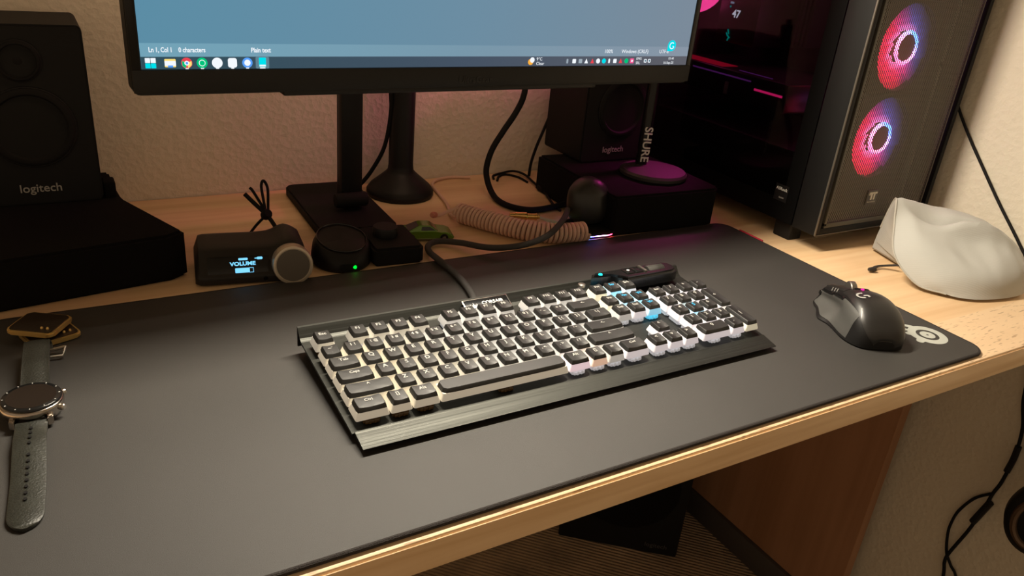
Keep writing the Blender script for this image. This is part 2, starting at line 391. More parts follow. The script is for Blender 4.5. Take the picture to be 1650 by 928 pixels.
# rear badge, module
bm = NB(); box(bm, .156, .204, .0325, .0475, -.0006, .0016, .0006)
Mb = Matrix.Identity(4)
me_M = TR(0, 0, .0240) @ TR(.18, .040, 0) @ RX(22) @ TR(-.18, -.040, 0)
bmesh.ops.transform(bm, matrix=me_M, verts=bm.verts)
badge = obj('badge', bm, blk_gloss, kb)
bm = NB(); box(bm, .156, .204, .0325, .0475, -.001, .0013, .0006)
bmesh.ops.transform(bm, matrix=TR(.18, .04, .0240) @ RX(22) @ Matrix.Diagonal((1.05, 1.12, .8, 1)) @ TR(-.18, -.04, 0), verts=bm.verts)
obj('badge_rim', bm, silver, badge)
text('badge_text', 'CORSAIR', .0058, white_m, badge, me_M @ TR(.186, .041, .0017), bold=.0001)
bm = NB()
for dx, sc in ((0, 1), (.0035, .8), (-.0035, .8)):
    pts = [(.163 + dx, .036), (.1655 + dx, .036), (.1648 + dx, .036 + .007 * sc)]
    prism(bm, pts, .0016, .0020, M=me_M)
obj('sails_emblem', bm, white_m, badge, smooth=False)
bm = NB()
mod = [(.306, .030), (.312, .0375), (.406, .0375), (.4135, .034), (.4155, .026), (.413, .016), (.405, .0125), (.342, .0125), (.332, .030)]
prism(bm, mod, .020, .0355, bev=.003, seg=3, M=TR(0, .012, 0) @ Matrix.Shear('XY', 4, (0, 0)))
module = obj('media_module', bm, blk_gloss, kb, label='glossy black media control block')
bm = NB()
lathe(bm, [(0, -.011), (.0062, -.011), (.0068, -.010), (.0068, .010), (.0062, .011), (0, .011)], 40, TR(.389, .0385, .0315) @ RY(90))
wheel = obj('volume_roller', bm, mat('roller', (.05, .05, .045), .35, .5, bump=(3000, .8, 1, .0006)), module)
for x, s in ((.352, .0055), (.364, .0055)):
    obj('media_button', B(x - s, x + s, .0325, .0455, .034, .0368, .001), blk_gloss, module)
bm = NB(); prism(bm, circ(.0016, 12, .352, .039), .0368, .0371); obj('button_icon', bm, white_m, module)
obj('button_divider', B(.3705, .3735, .0320, .046, .034, .0372, .0003), dsilver, module)
bm = NB(); lathe(bm, [(0, .0), (.0042, 0), (.0045, .001), (.0040, .0032), (.003, .0038), (0, .0038)], 24, TR(.2945, .0420, .0245))
obj('round_button', bm, dsilver, kb, label='round silver button')
bm = NB(); lathe(bm, [(0, 0), (.0022, 0), (.0018, .001), (0, .0012)], 16, TR(.3170, .0415, .0355))
obj('indicator_light', bm, glow('cyan_led', (.02, .9, .85), 3.0), kb, label='cyan indicator light')

# --- keycaps
def cap_mesh(w_, d_=1.0, stretch_y=False, tall=0.0):
    """black top shell: dished top face, sloping sides; local origin key centre on plate"""
    hw, hd = w_ * P_ / 2 - .00110, d_ * P_ / 2 - .00110
    z0, z1 = .0119 + tall, .0153 + tall; bw, bd = hw - .0009, hd - .0009; tw, td = hw - .0026, hd - .0021; oy = .0005
    bm = NB(); nx, ny = 8, 6; rows = []
    def ring(z, a, b, cy, dish):
        r = .0016; out = []
        pts = rrect(2 * a, 2 * b, r, 3, 0, cy); return [(x, y, z + dish * ((x / a) ** 2 - 1) * .0) for x, y in pts]
    lo = ring(z0, bw, bd, 0, 0); mid = ring(z1 - .0004, tw + .0003, td + .0002, oy, 0)
    R = []
    for z, a, b, cy in ((z0, bw, bd, 0), (z1 - .0003, tw + .0002, td + .0002, oy)):
        R.append([bm.verts.new((x, y, z + (.0009 * (abs(x) / a) ** 2 if z > z0 else 0) - (.0009 if z > z0 else 0) * .5)) for x, y in rrect(2 * a, 2 * b, .0015, 3, 0, cy)])
    # long flat edges need intermediate verts for the dish: build top as grid instead
    bm.free(); bm = NB()
    N = 10
    def loop(a, b, cy, z, dish):
        pts = []
        for i in range(N + 1): pts.append((lerp(-a, a, i / N), cy - b))
        for i in range(1, 5): pts.append((a, lerp(cy - b, cy + b, i / 5)))
        for i in range(N + 1): pts.append((lerp(a, -a, i / N), cy + b))
        for i in range(1, 5): pts.append((-a, lerp(cy + b, cy - b, i / 5)))
        out = []
        for x, y in pts:
            # round the corners a little
            ax, ay = abs(x) / a, abs(y - cy) / b
            if ax > .985 and ay > .985: x *= .955; y = cy + (y - cy) * .96
            out.append((x, y, z + dish * ((min(abs(x) / a, 1)) ** 2 - .5) * (1 if w_ < 3 else .25)))
        return out
    Ls = [loop(bw, bd, 0, z0, 0), loop(tw + .0006, td + .0005, oy, z1 - .0005, .0007), loop(tw, td, oy, z1, .0009), loop(tw * .6, td * .6, oy, z1 - .0001, .0009 * .5 if w_ < 3 else .0009 * .5)]
    RR = [[bm.verts.new(p) for p in l] for l in Ls]; n = len(RR[0])
    for a, b in zip(RR, RR[1:]):
        for i in range(n): bm.faces.new([a[i], a[(i + 1) % n], b[(i + 1) % n], b[i]])
    c = bm.verts.new((0, oy, z1 - .00045 if w_ < 3 else z1 - .0001))
    for i in range(n): bm.faces.new([RR[-1][i], RR[-1][(i + 1) % n], c])
    bm.faces.new(RR[0][::-1])
    finish(bm, True, 28); me = bpy.data.meshes.new('keycap'); bm.to_mesh(me); bm.free(); me.materials.append(keytop_m)
    return me
def skirt_mesh(w_, d_=1.0, tall=0.0):
    hw, hd = w_ * P_ / 2 - .00045, d_ * P_ / 2 - .00045
    bm = NB(); rows = []
    for z, k in ((.0056, .0), (.0064, .00005), (.0120 + tall, .00165)):
        rows.append([(x, y, z) for x, y in rrect(2 * (hw - k), 2 * (hd - k), .0016, 4)])
    grid_loft(bm, rows, True); finish(bm, True, 30); me = bpy.data.meshes.new('skirt'); bm.to_mesh(me); bm.free(); return me
def switch_mesh():
    bm = NB(); box(bm, -.0070, .0070, -.0070, .0070, .0001, .0060, .0008); box(bm, -.0058, .0058, -.0086, -.0060, .0004, .0030, .0006)
    box(bm, -.0030, -.0012, -.0093, -.0085, .0006, .0044, .0004); box(bm, .0012, .0030, -.0093, -.0085, .0006, .0044, .0004)
    finish(bm, False); me = bpy.data.meshes.new('key_switch'); bm.to_mesh(me); bm.free(); return me

def skm(name, col, e, es): return mat(name, col, .45, emit=e, es=es, spec=.3)
SK = {  # weak emission stands in for light shining through the translucent skirts
 'w': skm('skirt_warm', (.66, .62, .52), (.95, .84, .66), .24),
 'n': skm('skirt_neutral', (.62, .60, .54), (.92, .84, .70), .20),
 's': skm('skirt_soft', (.60, .59, .57), (.90, .88, .84), .24),
 'b': skm('skirt_bright', (.60, .58, .58), (.95, .86, .90), .44),
 'c': skm('skirt_cyan', (.6, .75, .78), (.12, .62, .95), .55),
 'p': skm('skirt_peach', (.8, .7, .6), (1.0, .62, .45), .42),
 'k': skm('skirt_pink', (.8, .72, .74), (.95, .72, .80), .55),
 'y': skm('skirt_ivory', (.74, .72, .60), (.9, .82, .6), .35),
}
sw_clear = mat('switch_clear', (.62, .62, .62), .2, emit=(.85, .85, .9), es=.25)
sw_cyan = mat('switch_cyan', (.3, .6, .7), .2, emit=(.05, .6, .9), es=.6)
sw_brown = mat('switch_amber', (.10, .06, .025), .25)
sw_me = {}
def sw_for(m):
    if m.name not in sw_me: me = switch_mesh(); me.materials.append(m); sw_me[m.name] = me
    return sw_me[m.name]
capc, skc = {}, {}
FR = -1.168
KEYS = []
def K(u, r, w_, leg, d_=1.0, nm='keycap', lm=None): KEYS.append((u, r, w_, d_, leg, nm, lm))
K(.5, FR, 1, 'Esc')
for i, u in enumerate([2.16, 3.16, 4.16, 5.15, 6.87, 7.87, 8.87, 9.87, 11.48, 12.47, 13.46, 14.46]): K(u, FR, 1, 'F%d' % (i + 1))
for i, s in enumerate(['Prt', 'Scr', 'Brk']): K(15.75 + i, FR, 1, s)
for i, s in enumerate(['~`', '1 !', '2 @', '3 #', '4 $', '5 %', '6 ^', '7 &', '8 *', '9 (', '0 )', '- _', '= +']): K(.5 + i, 0, 1, s)
K(14, 0, 2, '<-')
K(.75, 1, 1.5, 'Tab')
for i, s in enumerate('QWERTYUIOP'): K(2 + i, 1, 1, s)
K(12, 1, 1, '[ {'); K(13, 1, 1, '] }'); K(14.25, 1, 1.5, '\\ |')
K(.875, 2, 1.75, 'Caps')
for i, s in enumerate('ASDFGHJKL'): K(2.25 + i, 2, 1, s)
K(11.25, 2, 1, '; :'); K(12.25, 2, 1, '\' "'); K(13.875, 2, 2.25, '<-')
K(1.125, 3, 2.25, '^')
for i, s in enumerate('ZXCVBNM'): K(2.75 + i, 3, 1, s)
K(9.75, 3, 1, ', <'); K(10.75, 3, 1, '. >'); K(11.75, 3, 1, '/ ?'); K(13.625, 3, 2.75, '^')
K(.75, 4, 1.5, 'Ctrl'); K(2, 4, 1, '[]'); K(3.125, 4, 1.25, 'Alt'); K(7, 4, 6.5, '', nm='spacebar'); K(10.875, 4, 1.25, 'Alt'); K(12, 4, 1, '[]'); K(13, 4, 1, '='); K(14.25, 4, 1.5, 'Ctrl')
for r, row in enumerate([['Ins', 'Hm', 'PgUp'], ['Del', 'End', 'PgDn']]):
    for i, s in enumerate(row): K(15.75 + i, r, 1, s)
K(16.75, 3, 1, '^', nm='arrow_key'); K(15.75, 4, 1, '<', nm='arrow_key'); K(16.75, 4, 1, 'v', nm='arrow_key'); K(17.75, 4, 1, '>', nm='arrow_key')
for r, row in enumerate([['Num', '/', '*', '-'], ['7', '8', '9'], ['4', '5', '6'], ['1', '2', '3']]):
    for i, s in enumerate(row): K(19 + i, r, 1, s)
K(22, 1.5, 1, '+', d_=2.0); K(22, 3.5, 1, '|', d_=2.0); K(19.5, 4, 2, '0'); K(21, 4, 1, '.')
legc = {}
def glow_key(u, r, leg):
    if leg in ('Scr',): return 'c'
    if leg in ('Hm', 'PgDn'): return 'c'
    if leg == 'PgUp': return 'c' if r == 0 else 'b'
    if leg == '5' and u > 18: return 'c'
    if leg == '8' and u > 18: return 's'
    if (u, r) == (12, 4): return 'p'
    if (u, r) == (10.875, 4): return 'k'
    if u > 21.6 and r == 3.5: return 'y'
    if u > 15 and r < 1.6 and u < 16.5: return 'y' if r < .5 else 's'
    if u > 15: return 'b'
    if r == 4 and u < 8: return 'w'
    if u < 3.4: return 'w' if r > -1 else 'n'
    if 3.4 <= u <= 5.6: return 's' if leg == '5 %' else 'n'
    if u > 10 and r < 4: return 's'
    if r == 4: return 'b' if u > 13.5 else 's'
    return 's' if u > 6.4 else 'n'
for u, r, w_, d_, leg, nm, lm in KEYS:
    key = (w_, d_)
    tall = .0006 if r == FR else 0
    if (key, tall) not in capc: capc[(key, tall)] = cap_mesh(w_, d_, tall=tall)
    y = -r * P_; base = Vector((u * P_, y, pz(y)))
    cap = bpy.data.objects.new(nm, capc[(key, tall)]); COL.objects.link(cap); cap.parent = kb; cap.location = base; cap.rotation_euler = (math.atan(KT), 0, 0)
    g = glow_key(u, r, leg)
    if (key, tall, g) not in skc:
        me = skirt_mesh(w_, d_, tall); me.materials.append(SK[g]); skc[(key, tall, g)] = me
    s = bpy.data.objects.new('skirt', skc[(key, tall, g)]); COL.objects.link(s); s.parent = cap
    swm = sw_brown if (r == 4 and u < 8) or (u < 2 and r < 4) else (sw_cyan if g == 'c' else sw_clear)
    sw = bpy.data.objects.new('key_switch', sw_for(swm)); COL.objects.link(sw); sw.parent = cap
    if d_ == 2: sw.location = (0, 0, 0)
    if leg:
        lmk = legend_blue if g == 'c' else legend_m
        lk = (leg, lmk.name)
        if lk not in legc:
            me = textmesh(leg, .0062 if len(leg) == 1 else (.0050 if len(leg) <= 3 else .0042), .00012, bold=.00008)
            me.materials.append(lmk); legc[lk] = me
        l_ = bpy.data.objects.new('legend', legc[lk]); COL.objects.link(l_); l_.parent = cap
        l_.location = (0, .0024, .01525 + tall)
# spacebar highlight bar
# --- keyboard cable
kc = [(.1750, .048, .012), (.1780, .060, .010), (.187, .078, .0065), (.1955, .100, .0045), (.2015, .135, .0046), (.2030, .170, .0046), (.2010, .2000, .0050), (.2025, .2237, .0035), (.2109, .2450, .002), (.2278, .2545, .002), (.250, .2380, .004), (.2700, .2000, .010), (.300, .1790, .017), (.3330, .1745, .0265), (.3790, .2094, .0285), (.4130, .2470, .0275), (.4400, .2850, .012), (.4600, .3100, .002)]
cable_m = mat('braided_cable', (.045, .043, .041), .7, bump=(1600, 1.0, 1, .0008))
cab = obj('cable', T(kc, .0038, 12, 8), cable_m, kb, label='thick braided black cable')
obj('strain_relief', T([(.1735, .045, .014), (.1765, .055, .011), (.181, .066, .0085)], [.0044] * 3 + [.0042] * 14, 12, 8), mat('rubber_grey', (.16, .16, .15), .6), cab)

# ================================================================== GAMING MOUSE
ms = thing('computer_mouse', 'sculpted black computer mouse with a thumb wing on the right end of the pad', 'mouse', (.570, -.100, .0002), (0, 0, math.radians(-27)))
ms.scale = (.90, .90, 1.0)
ms_top = mat('mouse_shell', (.016, .015, .014), .40, coat=.1)
ms_side = mat('mouse_rubber', (.060, .060, .056), .62, bump=(3000, .25, 1, .0004))
# cross-sections along y: (y, left x, right x, top z, apex x, left bulge at base)
SEC = [(-.066, -.012, .012, .010, .0, .0), (-.0645, -.022, .020, .018, 0, .0), (-.060, -.029, .026, .025, -.001, .0), (-.050, -.0345, .031, .0335, -.002, .001), (-.036, -.037, .034, .0395, -.003, .002),
       (-.020, -.0365, .034, .0420, -.004, .003), (-.004, -.033, .033, .0405, -.004, .008), (.010, -.0305, .0315, .0370, -.004, .016), (.022, -.029, .0305, .0335, -.004, .014), (.036, -.029, .030, .0290, -.003, .008), (.050, -.029, .029, .0250, -.003, .006), (.060, -.027, .0265, .0220, -.002, .003), (.065, -.022, .020, .0175, -.002, .0)]
def msurf(i_f, a):
    """a in 0..1: left base -> over top -> right base"""
    n = len(SEC) - 1; i_f = max(0, min(n - 1e-6, i_f)); i = int(i_f); t = i_f - i
    p = [SEC[max(0, i - 1)], SEC[i], SEC[min(n, i + 1)], SEC[min(n, i + 2)]]
    q = [.5 * ((2 * p[1][k]) + (p[2][k] - p[0][k]) * t + (2 * p[0][k] - 5 * p[1][k] + 4 * p[2][k] - p[3][k]) * t * t + (3 * p[1][k] - p[0][k] - 3 * p[2][k] + p[3][k]) * t ** 3) for k in range(6)]
    y, xl, xr, zt, xa, bul = q
    th = PI * (1 - a); c, s_ = math.cos(th), math.sin(th)
    e = .62
    cx = math.copysign(abs(c) ** e, c); sz = abs(s_) ** (.80)
    x = xa + (cx * (xr - xa) if cx > 0 else -cx * (xl - xa)); z = .0012 + sz * (zt - .0012)
    if cx < 0: # thumb side: pinch in at mid height, wing at the base
        hgt = z / max(zt, 1e-4)
        x += .0055 * math.exp(-((hgt - .45) / .22) ** 2) * min(1, bul / .008)
        x -= bul * math.exp(-(max(0, hgt - .02) / .17) ** 2)
    return Vector((x, y, z))
def mpatch(bm, i0, i1, a0, a1, off, ni=16, na=12, shape=None):
    def nrm(i, a):
        du = msurf(i + .02, a) - msurf(i - .02, a); dv = msurf(i, min(1, a + .01)) - msurf(i, max(0, a - .01))
        n_ = dv.cross(du); n_ = -n_ if n_.length and n_.z < 0 and abs(n_.x) < abs(n_.z) else n_
        n_.normalize()
        c_ = Vector((0, msurf(i, .5).y, .012)); 
        if n_.dot(msurf(i, a) - c_) < 0: n_ = -n_
        return n_
    rows_o, rows_i = [], []
    for k in range(ni + 1):
        i = lerp(i0, i1, k / ni); ro, ri = [], []
        for j in range(na + 1):
            aa0, aa1 = (a0, a1) if not shape else shape(k / ni)
            a = lerp(aa0, aa1, j / na); p = msurf(i, a); n_ = nrm(i, a)
            edge = (k in (0, ni)) or (j in (0, na))
            ro.append(p + n_ * (off * (.35 if edge else 1))); ri.append(p - n_ * .0008)
        rows_o.append(ro); rows_i.append(ri)
    A = grid_loft(bm, rows_o, cap=False); C_ = grid_loft(bm, rows_i, cap=False)
    bnd = lambda R: [R[0][j] for j in range(na + 1)] + [R[k][na] for k in range(1, ni + 1)] + [R[ni][j] for j in range(na - 1, -1, -1)] + [R[k][0] for k in range(ni - 1, 0, -1)]
    a_, b_ = bnd(A), bnd(C_)
    for k in range(len(a_)): bm.faces.new([a_[k], a_[(k + 1) % len(a_)], b_[(k + 1) % len(a_)], b_[k]])
bm = NB(); NI, NA = 48, 36
rows = [[msurf(k * (len(SEC) - 1) / NI, j / NA) for j in range(NA + 1)] for k in range(NI + 1)]
grid_loft(bm, rows, True)
obj('body', bm, blk, ms, ang=60)
bm = NB(); mpatch(bm, .15, 7.2, .40, .93, .0007, 28, 18, shape=lambda t: (lerp(.12, .36, t ** .5) if t < .5 else .30 + .02 * (t - .5), .93)); obj('top_shell', bm, ms_top, ms, ang=60)
bm = NB(); mpatch(bm, 3.3, 10.6, .03, .25, .0008, 26, 12, shape=lambda t: (.012, .30 - .10 * t)); obj('thumb_rest', bm, ms_side, ms, ang=60, label='grey rubber thumb rest')
bm = NB(); mpatch(bm, 7.3, 11.7, .34, .47, .0012, 14, 10); obj('main_button', bm, ms_top, ms, ang=60)
bm = NB(); mpatch(bm, 7.3, 11.7, .57, .80, .0012, 14, 10); obj('main_button', bm, ms_top, ms, ang=60)
bm = NB(); mpatch(bm, 6.0, 8.3, .225, .275, .0022, 10, 5); obj('side_button', bm, blk_gloss, ms, ang=60)
bm = NB(); mpatch(bm, 8.4, 10.4, .215, .265, .0022, 10, 5); obj('side_button', bm, blk_gloss, ms, ang=60)
bm = NB(); mpatch(bm, 10.5, 11.6, .10, .20, .002, 6, 5); obj('thumb_button', bm, blk_gloss, ms, ang=60)
bm = NB(); lathe(bm, [(0, -.004), (.0095, -.004), (.0105, -.0030), (.0105, .0030), (.0095, .004), (0, .004)], 36, TR(-.0005, .034, .0270) @ RY(90)); obj('scroll_wheel', bm, dsilver, ms, label='grey metallic scroll wheel')
bm = NB(); mpatch(bm, 6.7, 7.3, .47, .56, .0022, 6, 5); obj('mode_button', bm, blk_gloss, ms)
# G emblem on the hump
def on_shell(i, a, off=.0010): 
    p = msurf(i, a); q = msurf(i + .05, a) - p; w2 = msurf(i, a + .01) - p; n_ = w2.cross(q).normalized(); n_ = n_ if n_.z > 0 else -n_
    return p + n_ * off, q.normalized(), n_
c0, ty, nz = on_shell(5.05, .445)
tx = ty.cross(nz).normalized()
def gpt(x, y): return c0 + tx * x + ty * y + nz * .0001
bm = NB()
arc = [gpt(.0060 * math.cos(math.radians(t)), .0060 * math.sin(math.radians(t))) for t in range(75, 290, 12)]
tube(bm, arc, .0013, 6, ry=.0004, up=nz)
arc = [gpt(x, y) for x, y in ((.0010, -.0004), (.0052, -.0004), (.0064, -.0014), (.0064, -.0052))]
tube(bm, arc, .0012, 6, ry=.0004, up=nz)
obj('emblem', bm, mat('mouse_emblem', (.34, .34, .32), .5), ms, label='light grey G emblem')
bm = NB()
for k in range(3):
    p, q, n_ = on_shell(8.3 + k * .42, .315 - .003 * k); tube(bm, [p - Vector((0, 0, .002)), p + Vector((.001, 0, .0022))], .0006, 6)
obj('level_lights', bm, grey_print, ms)
p, q, n_ = on_shell(6.45, .50, .0016); bm = NB(); lathe(bm, [(0, 0), (.0022, 0), (.002, .0006), (0, .0008)], 14, TR(*p)); obj('status_light', bm, glow('magenta_led', (.9, .02, .35), 1.6), ms, label='magenta status light')

# ================================================================== WATCH
wt = thing('wristwatch', 'round black smartwatch with open black leather strap at the pad\'s left edge', 'watch', (-.2073, .034, .0002), (0, 0, math.radians(-4)))
steel_w = mat('watch_steel', (.45, .40, .35), .22, 1.0)
leather = mat('black_leather', (.020, .022, .018), .40, bump=(700, .5, 4, .0008), var=(60, .25))
bm = NB(); lathe(bm, [(0, .001), (.0175, .001), (.0195, .004), (.0208, .008), (.0212, .0105), (.0207, .0125), (.0198, .0133), (0, .0133)], 64); case = obj('case', bm, steel_w, wt, ang=50)
bm = NB(); lathe(bm, [(0, .0132), (.0200, .0132), (.0199, .0146), (.0190, .0153), (0, .0153)], 64); obj('bezel', bm, blk_gloss, wt, ang=50)
bm = NB(); lathe(bm, [(0, .0150), (.0165, .0150), (.0164, .01545), (0, .01545)], 64); obj('dial_glass', bm, mat('dial', (.012, .008, .006), .35, spec=.3), wt, ang=50)
bm = NB()
for k in range(12):
    a = k * PI / 6; box(bm, .0178, .0188, -.00025, .00025, .0150, .01545, M=RZ(math.degrees(a)))
obj('hour_marks', bm, white_m, wt)
for a in (28, -28):
    bm = NB(); lathe(bm, [(0, .0), (.0022, 0), (.0026, .0008), (.0026, .0034), (.0020, .0042), (0, .0042)], 18, RZ(a) @ TR(.0200, 0, .0085) @ RY(90)); obj('pusher', bm, silver, wt)
for sx in (-1, 1):
    for sy in (-1, 1):
        bm = NB(); prism(bm, [(.0100 * sx, .014 * sy), (.0135 * sx, .014 * sy), (.0140 * sx, .0215 * sy), (.0105 * sx, .0235 * sy)], .002, .0095, bev=.0008); obj('lug', bm, steel_w, wt)
def band(bm, path, w0, w1, th, tip=0, n=4):
    S = spline(path, 10); m = len(S); rows = []
    for i, p in enumerate(S):
        t = i / (m - 1); hw = lerp(w0, w1, t) / 2
        if tip:
            rem = (1 - t) * tip
            if rem < 1: hw *= math.sqrt(max(0.02, 1 - (1 - rem) ** 2))
        tv = (S[min(m - 1, i + 1)] - S[max(0, i - 1)]).normalized(); nn = Vector((1, 0, 0)).cross(tv).normalized()
        pts = []
        prof_ = [(-1, -.3), (-1, .3), (-.93, .75), (-.8, .62), (-.5, .95), (0, 1.05), (.5, .95), (.8, .62), (.93, .75), (1, .3), (1, -.3), (.9, -.6), (-.9, -.6)]
        for a, b in prof_: pts.append(p + Vector((a * hw, 0, 0)) + nn * (b * th / 2))
        rows.append(pts)
    grid_loft(bm, rows, True)
bm = NB(); band(bm, [(0, -.0215, .0060), (0, -.030, .0052), (0, -.045, .0062), (.0005, -.062, .0050), (.001, -.085, .0030), (.001, -.112, .0020), (.001, -.1345, .0018)], .0205, .0210, .0034, tip=9)
st = obj('strap', bm, leather, wt, ang=40)
bm = NB()
for k in range(13):
    if k == 4: continue
    yy = -.030 - k * .0064; t = (-.0215 - yy) / .113
    zz = [.0052, .0058, .0062, .0060, .0055, .0050, .0043, .0036, .0031, .0027, .0024, .0022, .0021][k]
    prism(bm, circ(.0011, 10, .0002, yy, .0015), zz + .0012, zz + .0021)
obj('strap_holes', bm, blk_matte, st)
bm = NB(); band(bm, [(0, .0215, .0060), (0, .034, .0085), (0, .052, .0120), (0, .070, .0145), (0, .080, .0155), (0, .0870, .0145), (.001, .0900, .0105), (.0015, .088, .006)], .0205, .0180, .0034)
st2 = obj('strap', bm, leather, wt, ang=40)
bm = NB(); tube(bm, [(-.011, .090, .0035), (.012, .090, .0040), (.0195, .0885, .006)], .0014, 8); tube(bm, [(-.011, .090, .003), (-.011, .080, .002), (.0175, .079, .003), (.0195, .0885, .006)], .0012, 8); obj('buckle', bm, silver, wt)

# ================================================================== GOLD-RIMMED PLATES (two, stacked crosswise)
gold_d = mat('gold_rim', (.85, .58, .20), .30, .7)
plate_face = mat('plate_dark', (.03, .021, .014), .3, bump=(300, .3, 2, .0004))
def gplate(loc, rz, label, tilt):
    t_ = thing('gold_rimmed_plate', label, 'metal plate', loc, (math.radians(tilt[0]), math.radians(tilt[1]), math.radians(rz)), 'stacked gold-rimmed plates')
    bm = NB(); prism(bm, rrect(.040, .036, .005, 5), .0005, .0044, bev=.0008); obj('rim', bm, gold_d, t_, label='gold coloured rim')
    bm = NB(); prism(bm, rrect(.0365, .0325, .004, 5), .0040, .0052, bev=.0006); obj('face', bm, plate_face, t_)
    bm = NB()
    for x in (-.0025, .0025): lathe(bm, [(0, .005), (.0012, .005), (.0012, .0062), (.0007, .0070), (0, .0070)], 12, TR(.0105 + x, -.0105, 0))
    obj('stud', bm, gold_d, t_)
    return t_
gplate((-.1925, .1560, .0003), 20, 'lower dark square plate with gold rim, under another plate', (0, 0))
gplate((-.1985, .1600, .0082), -32, 'upper dark square plate with gold rim, resting on another plate', (0, 0))

# ================================================================== LEFT RISER + SPEAKERS
def riser(loc, sx, sy, h, label, rz=0):
    t_ = thing('speaker_riser', label, 'riser', loc, (0, 0, math.radians(rz)), 'black speaker risers')
    bm = NB(); prism(bm, [(-sx / 2, -sy / 2 + .004), (-sx / 2 + .004, -sy / 2), (sx / 2 - .010, -sy / 2), (sx / 2, -sy / 2 + .010), (sx / 2, sy / 2 - .004), (sx / 2 - .004, sy / 2), (-sx / 2, sy / 2)], 0, h, bev=.003)
    obj('block', bm, foam_blk, t_)
    return t_
r1 = thing('speaker_riser', 'black tapered riser block under the left loudspeaker', 'riser', (-.200, .350, ZD), group='black speaker risers')
bm = NB(); prism(bm, [(x + .2, y - .35) for x, y in [(-.300, .2140), (-.078, .2485), (-.0620, .2600), (-.1070, .3700), (-.1120, .3800), (-.1120, .4800), (-.300, .4800)]], 0, .051, bev=.003)
obj('block', bm, foam_blk, r1)
obj('rear_lip', B(.0760, .0880, .030, .052, .050, .0690, .002), foam_blk, r1)
# tapered riser front follows the photo: body runs from y .24 to .48
def speaker(loc, rz, w_, h_, d_, label, tint, woofer=(0, .075, .047), tweet=(0, .150, .020)):
    t_ = thing('loudspeaker', label, 'speaker', loc, (math.radians(0), 0, math.radians(rz)), 'desk loudspeakers')
    bm = NB(); prism(bm, rrect(w_, h_, .006, 4, 0, h_ / 2), 0, d_, 'Y', bev=.002); obj('cabinet', bm, tint, t_, ang=30)
    for nm, (x, z, r) in (('woofer', woofer), ('tweeter', tweet)):
        bm = NB(); M = TR(x, -.0005, z) @ RX(90)
        lathe(bm, [(0, -.002 if r > .03 else .001), (r * .28, -.001), (r * .36, -.006), (r * .80, -.001), (r * .86, .0028), (r * .93, .0030), (r, .0018), (r * 1.04, .0), (r * 1.04, -.0008), (0, -.009)], 48, M)
        obj(nm, bm, blk_matte, t_, ang=50)
        bm = NB(); tube(bm, [(x + r * 1.02 * math.cos(a), -.0010, z + r * 1.02 * math.sin(a)) for a in [2 * PI * k / 48 for k in range(48)]], .0012, 6, closed=True); obj('driver_ring', bm, tint, t_)
    text('nameplate', 'logitech', .0125, grey_print, t_, TR(0, -.0006, .018) @ RX(90), bold=.0001)
    return t_
spk_m = mat('speaker_front', (.0055, .0055, .0055), .7, spec=.3)
spk_m2 = mat('speaker_front_right', (.0060, .0050, .0052), .7, spec=.3)  # reddish light on the right speaker put into its black
speaker((-.1835, .375, .0472), 0, .116, .185, .10, 'black loudspeaker standing on the riser at the left end of the desk', spk_m, woofer=(0, .083, .040), tweet=(-.002, .150, .0195))
riser((.560, .312, ZD), .185, .205, .056, 'wide black riser block beside the computer case', -2)
speaker((.5660, .362, .0525), 0, .118, .185, .10, 'black loudspeaker behind the monitor, beside the computer case', spk_m2, woofer=(.008, .080, .043), tweet=(0, .152, .0195))

# ================================================================== MIC STAND (round foot, branded tube)
mc = thing('microphone_stand', 'black microphone stand with white lettering standing on the right riser', 'microphone stand', (.585, .285, .0525))
bm = NB(); lathe(bm, [(0, 0), (.047, 0), (.049, .002), (.049, .006), (.046, .009), (0, .0095)], 56); obj('round_base', bm, mat('base_satin', (.03, .028, .028), .45), mc, ang=40)
bm = NB(); lathe(bm, [(0, 0), (.0085, 0), (.0085, .20), (.0075, .203), (0, .203)], 24, TR(-.0015, .028, .009)); obj('tube', bm, blk_gloss, mc, ang=40)
text('lettering', 'SHURE', .0165, white_m, mc, TR(-.0048, .0190, .040) @ RZ(-25) @ RX(90) @ RZ(-90), bold=.0003, sx=1.05)

# ================================================================== MONITOR
MYAW = math.degrees(math.atan2(.021, .6136))
mn = thing('monitor', 'large black gaming monitor with grey text editor and taskbar on screen', 'monitor', (.2013, .15645, .210), (0, 0, math.radians(MYAW)))
HW = .307
bezel_m = mat('bezel_satin', (.010, .0096, .0085), .5, spec=.35)
bm = NB(); prism(bm, rrect(2 * HW, .362, .006, 4, 0, .181), 0, .022, 'Y', bev=.0012); obj('housing', bm, bezel_m, mn, ang=30)
bm = NB(); box(bm, -.20, .20, .020, .048, .045, .33, .012); obj('rear_shell', bm, blk, mn)
obj('lower_lip', B(-.184, .168, .001, .018, -.0035, .001, .0012), bezel_m, mn)
obj('side_bezel', B(-HW + .0005, -HW + .0078, -.0012, .001, .012, .360, .0005), blk_gloss, mn)
obj('side_bezel', B(HW - .0078, HW - .0005, -.0012, .001, .012, .360, .0005), blk_gloss, mn)
obj('chin_bezel', B(-HW + .0008, HW - .0008, -.0016, .001, .002, .0208, .0006), bezel_m, mn)
text('maker_lettering', 'UltraGear', .0095, mat('dark_print', (.006, .006, .006), .4), mn, TR(.0105, -.0018, .0085) @ RX(90), bold=.0002)
SX0, SX1, SZ0, SZ1 = -HW + .0082, HW - .0082, .0212, .356
scr_m = ramp_glow('screen_glow', [(0, (.105, .265, .375)), (.5, (.15, .265, .36)), (1, (.20, .255, .32))], (0, 0, 0), 1.0, 1 / .61, .5)
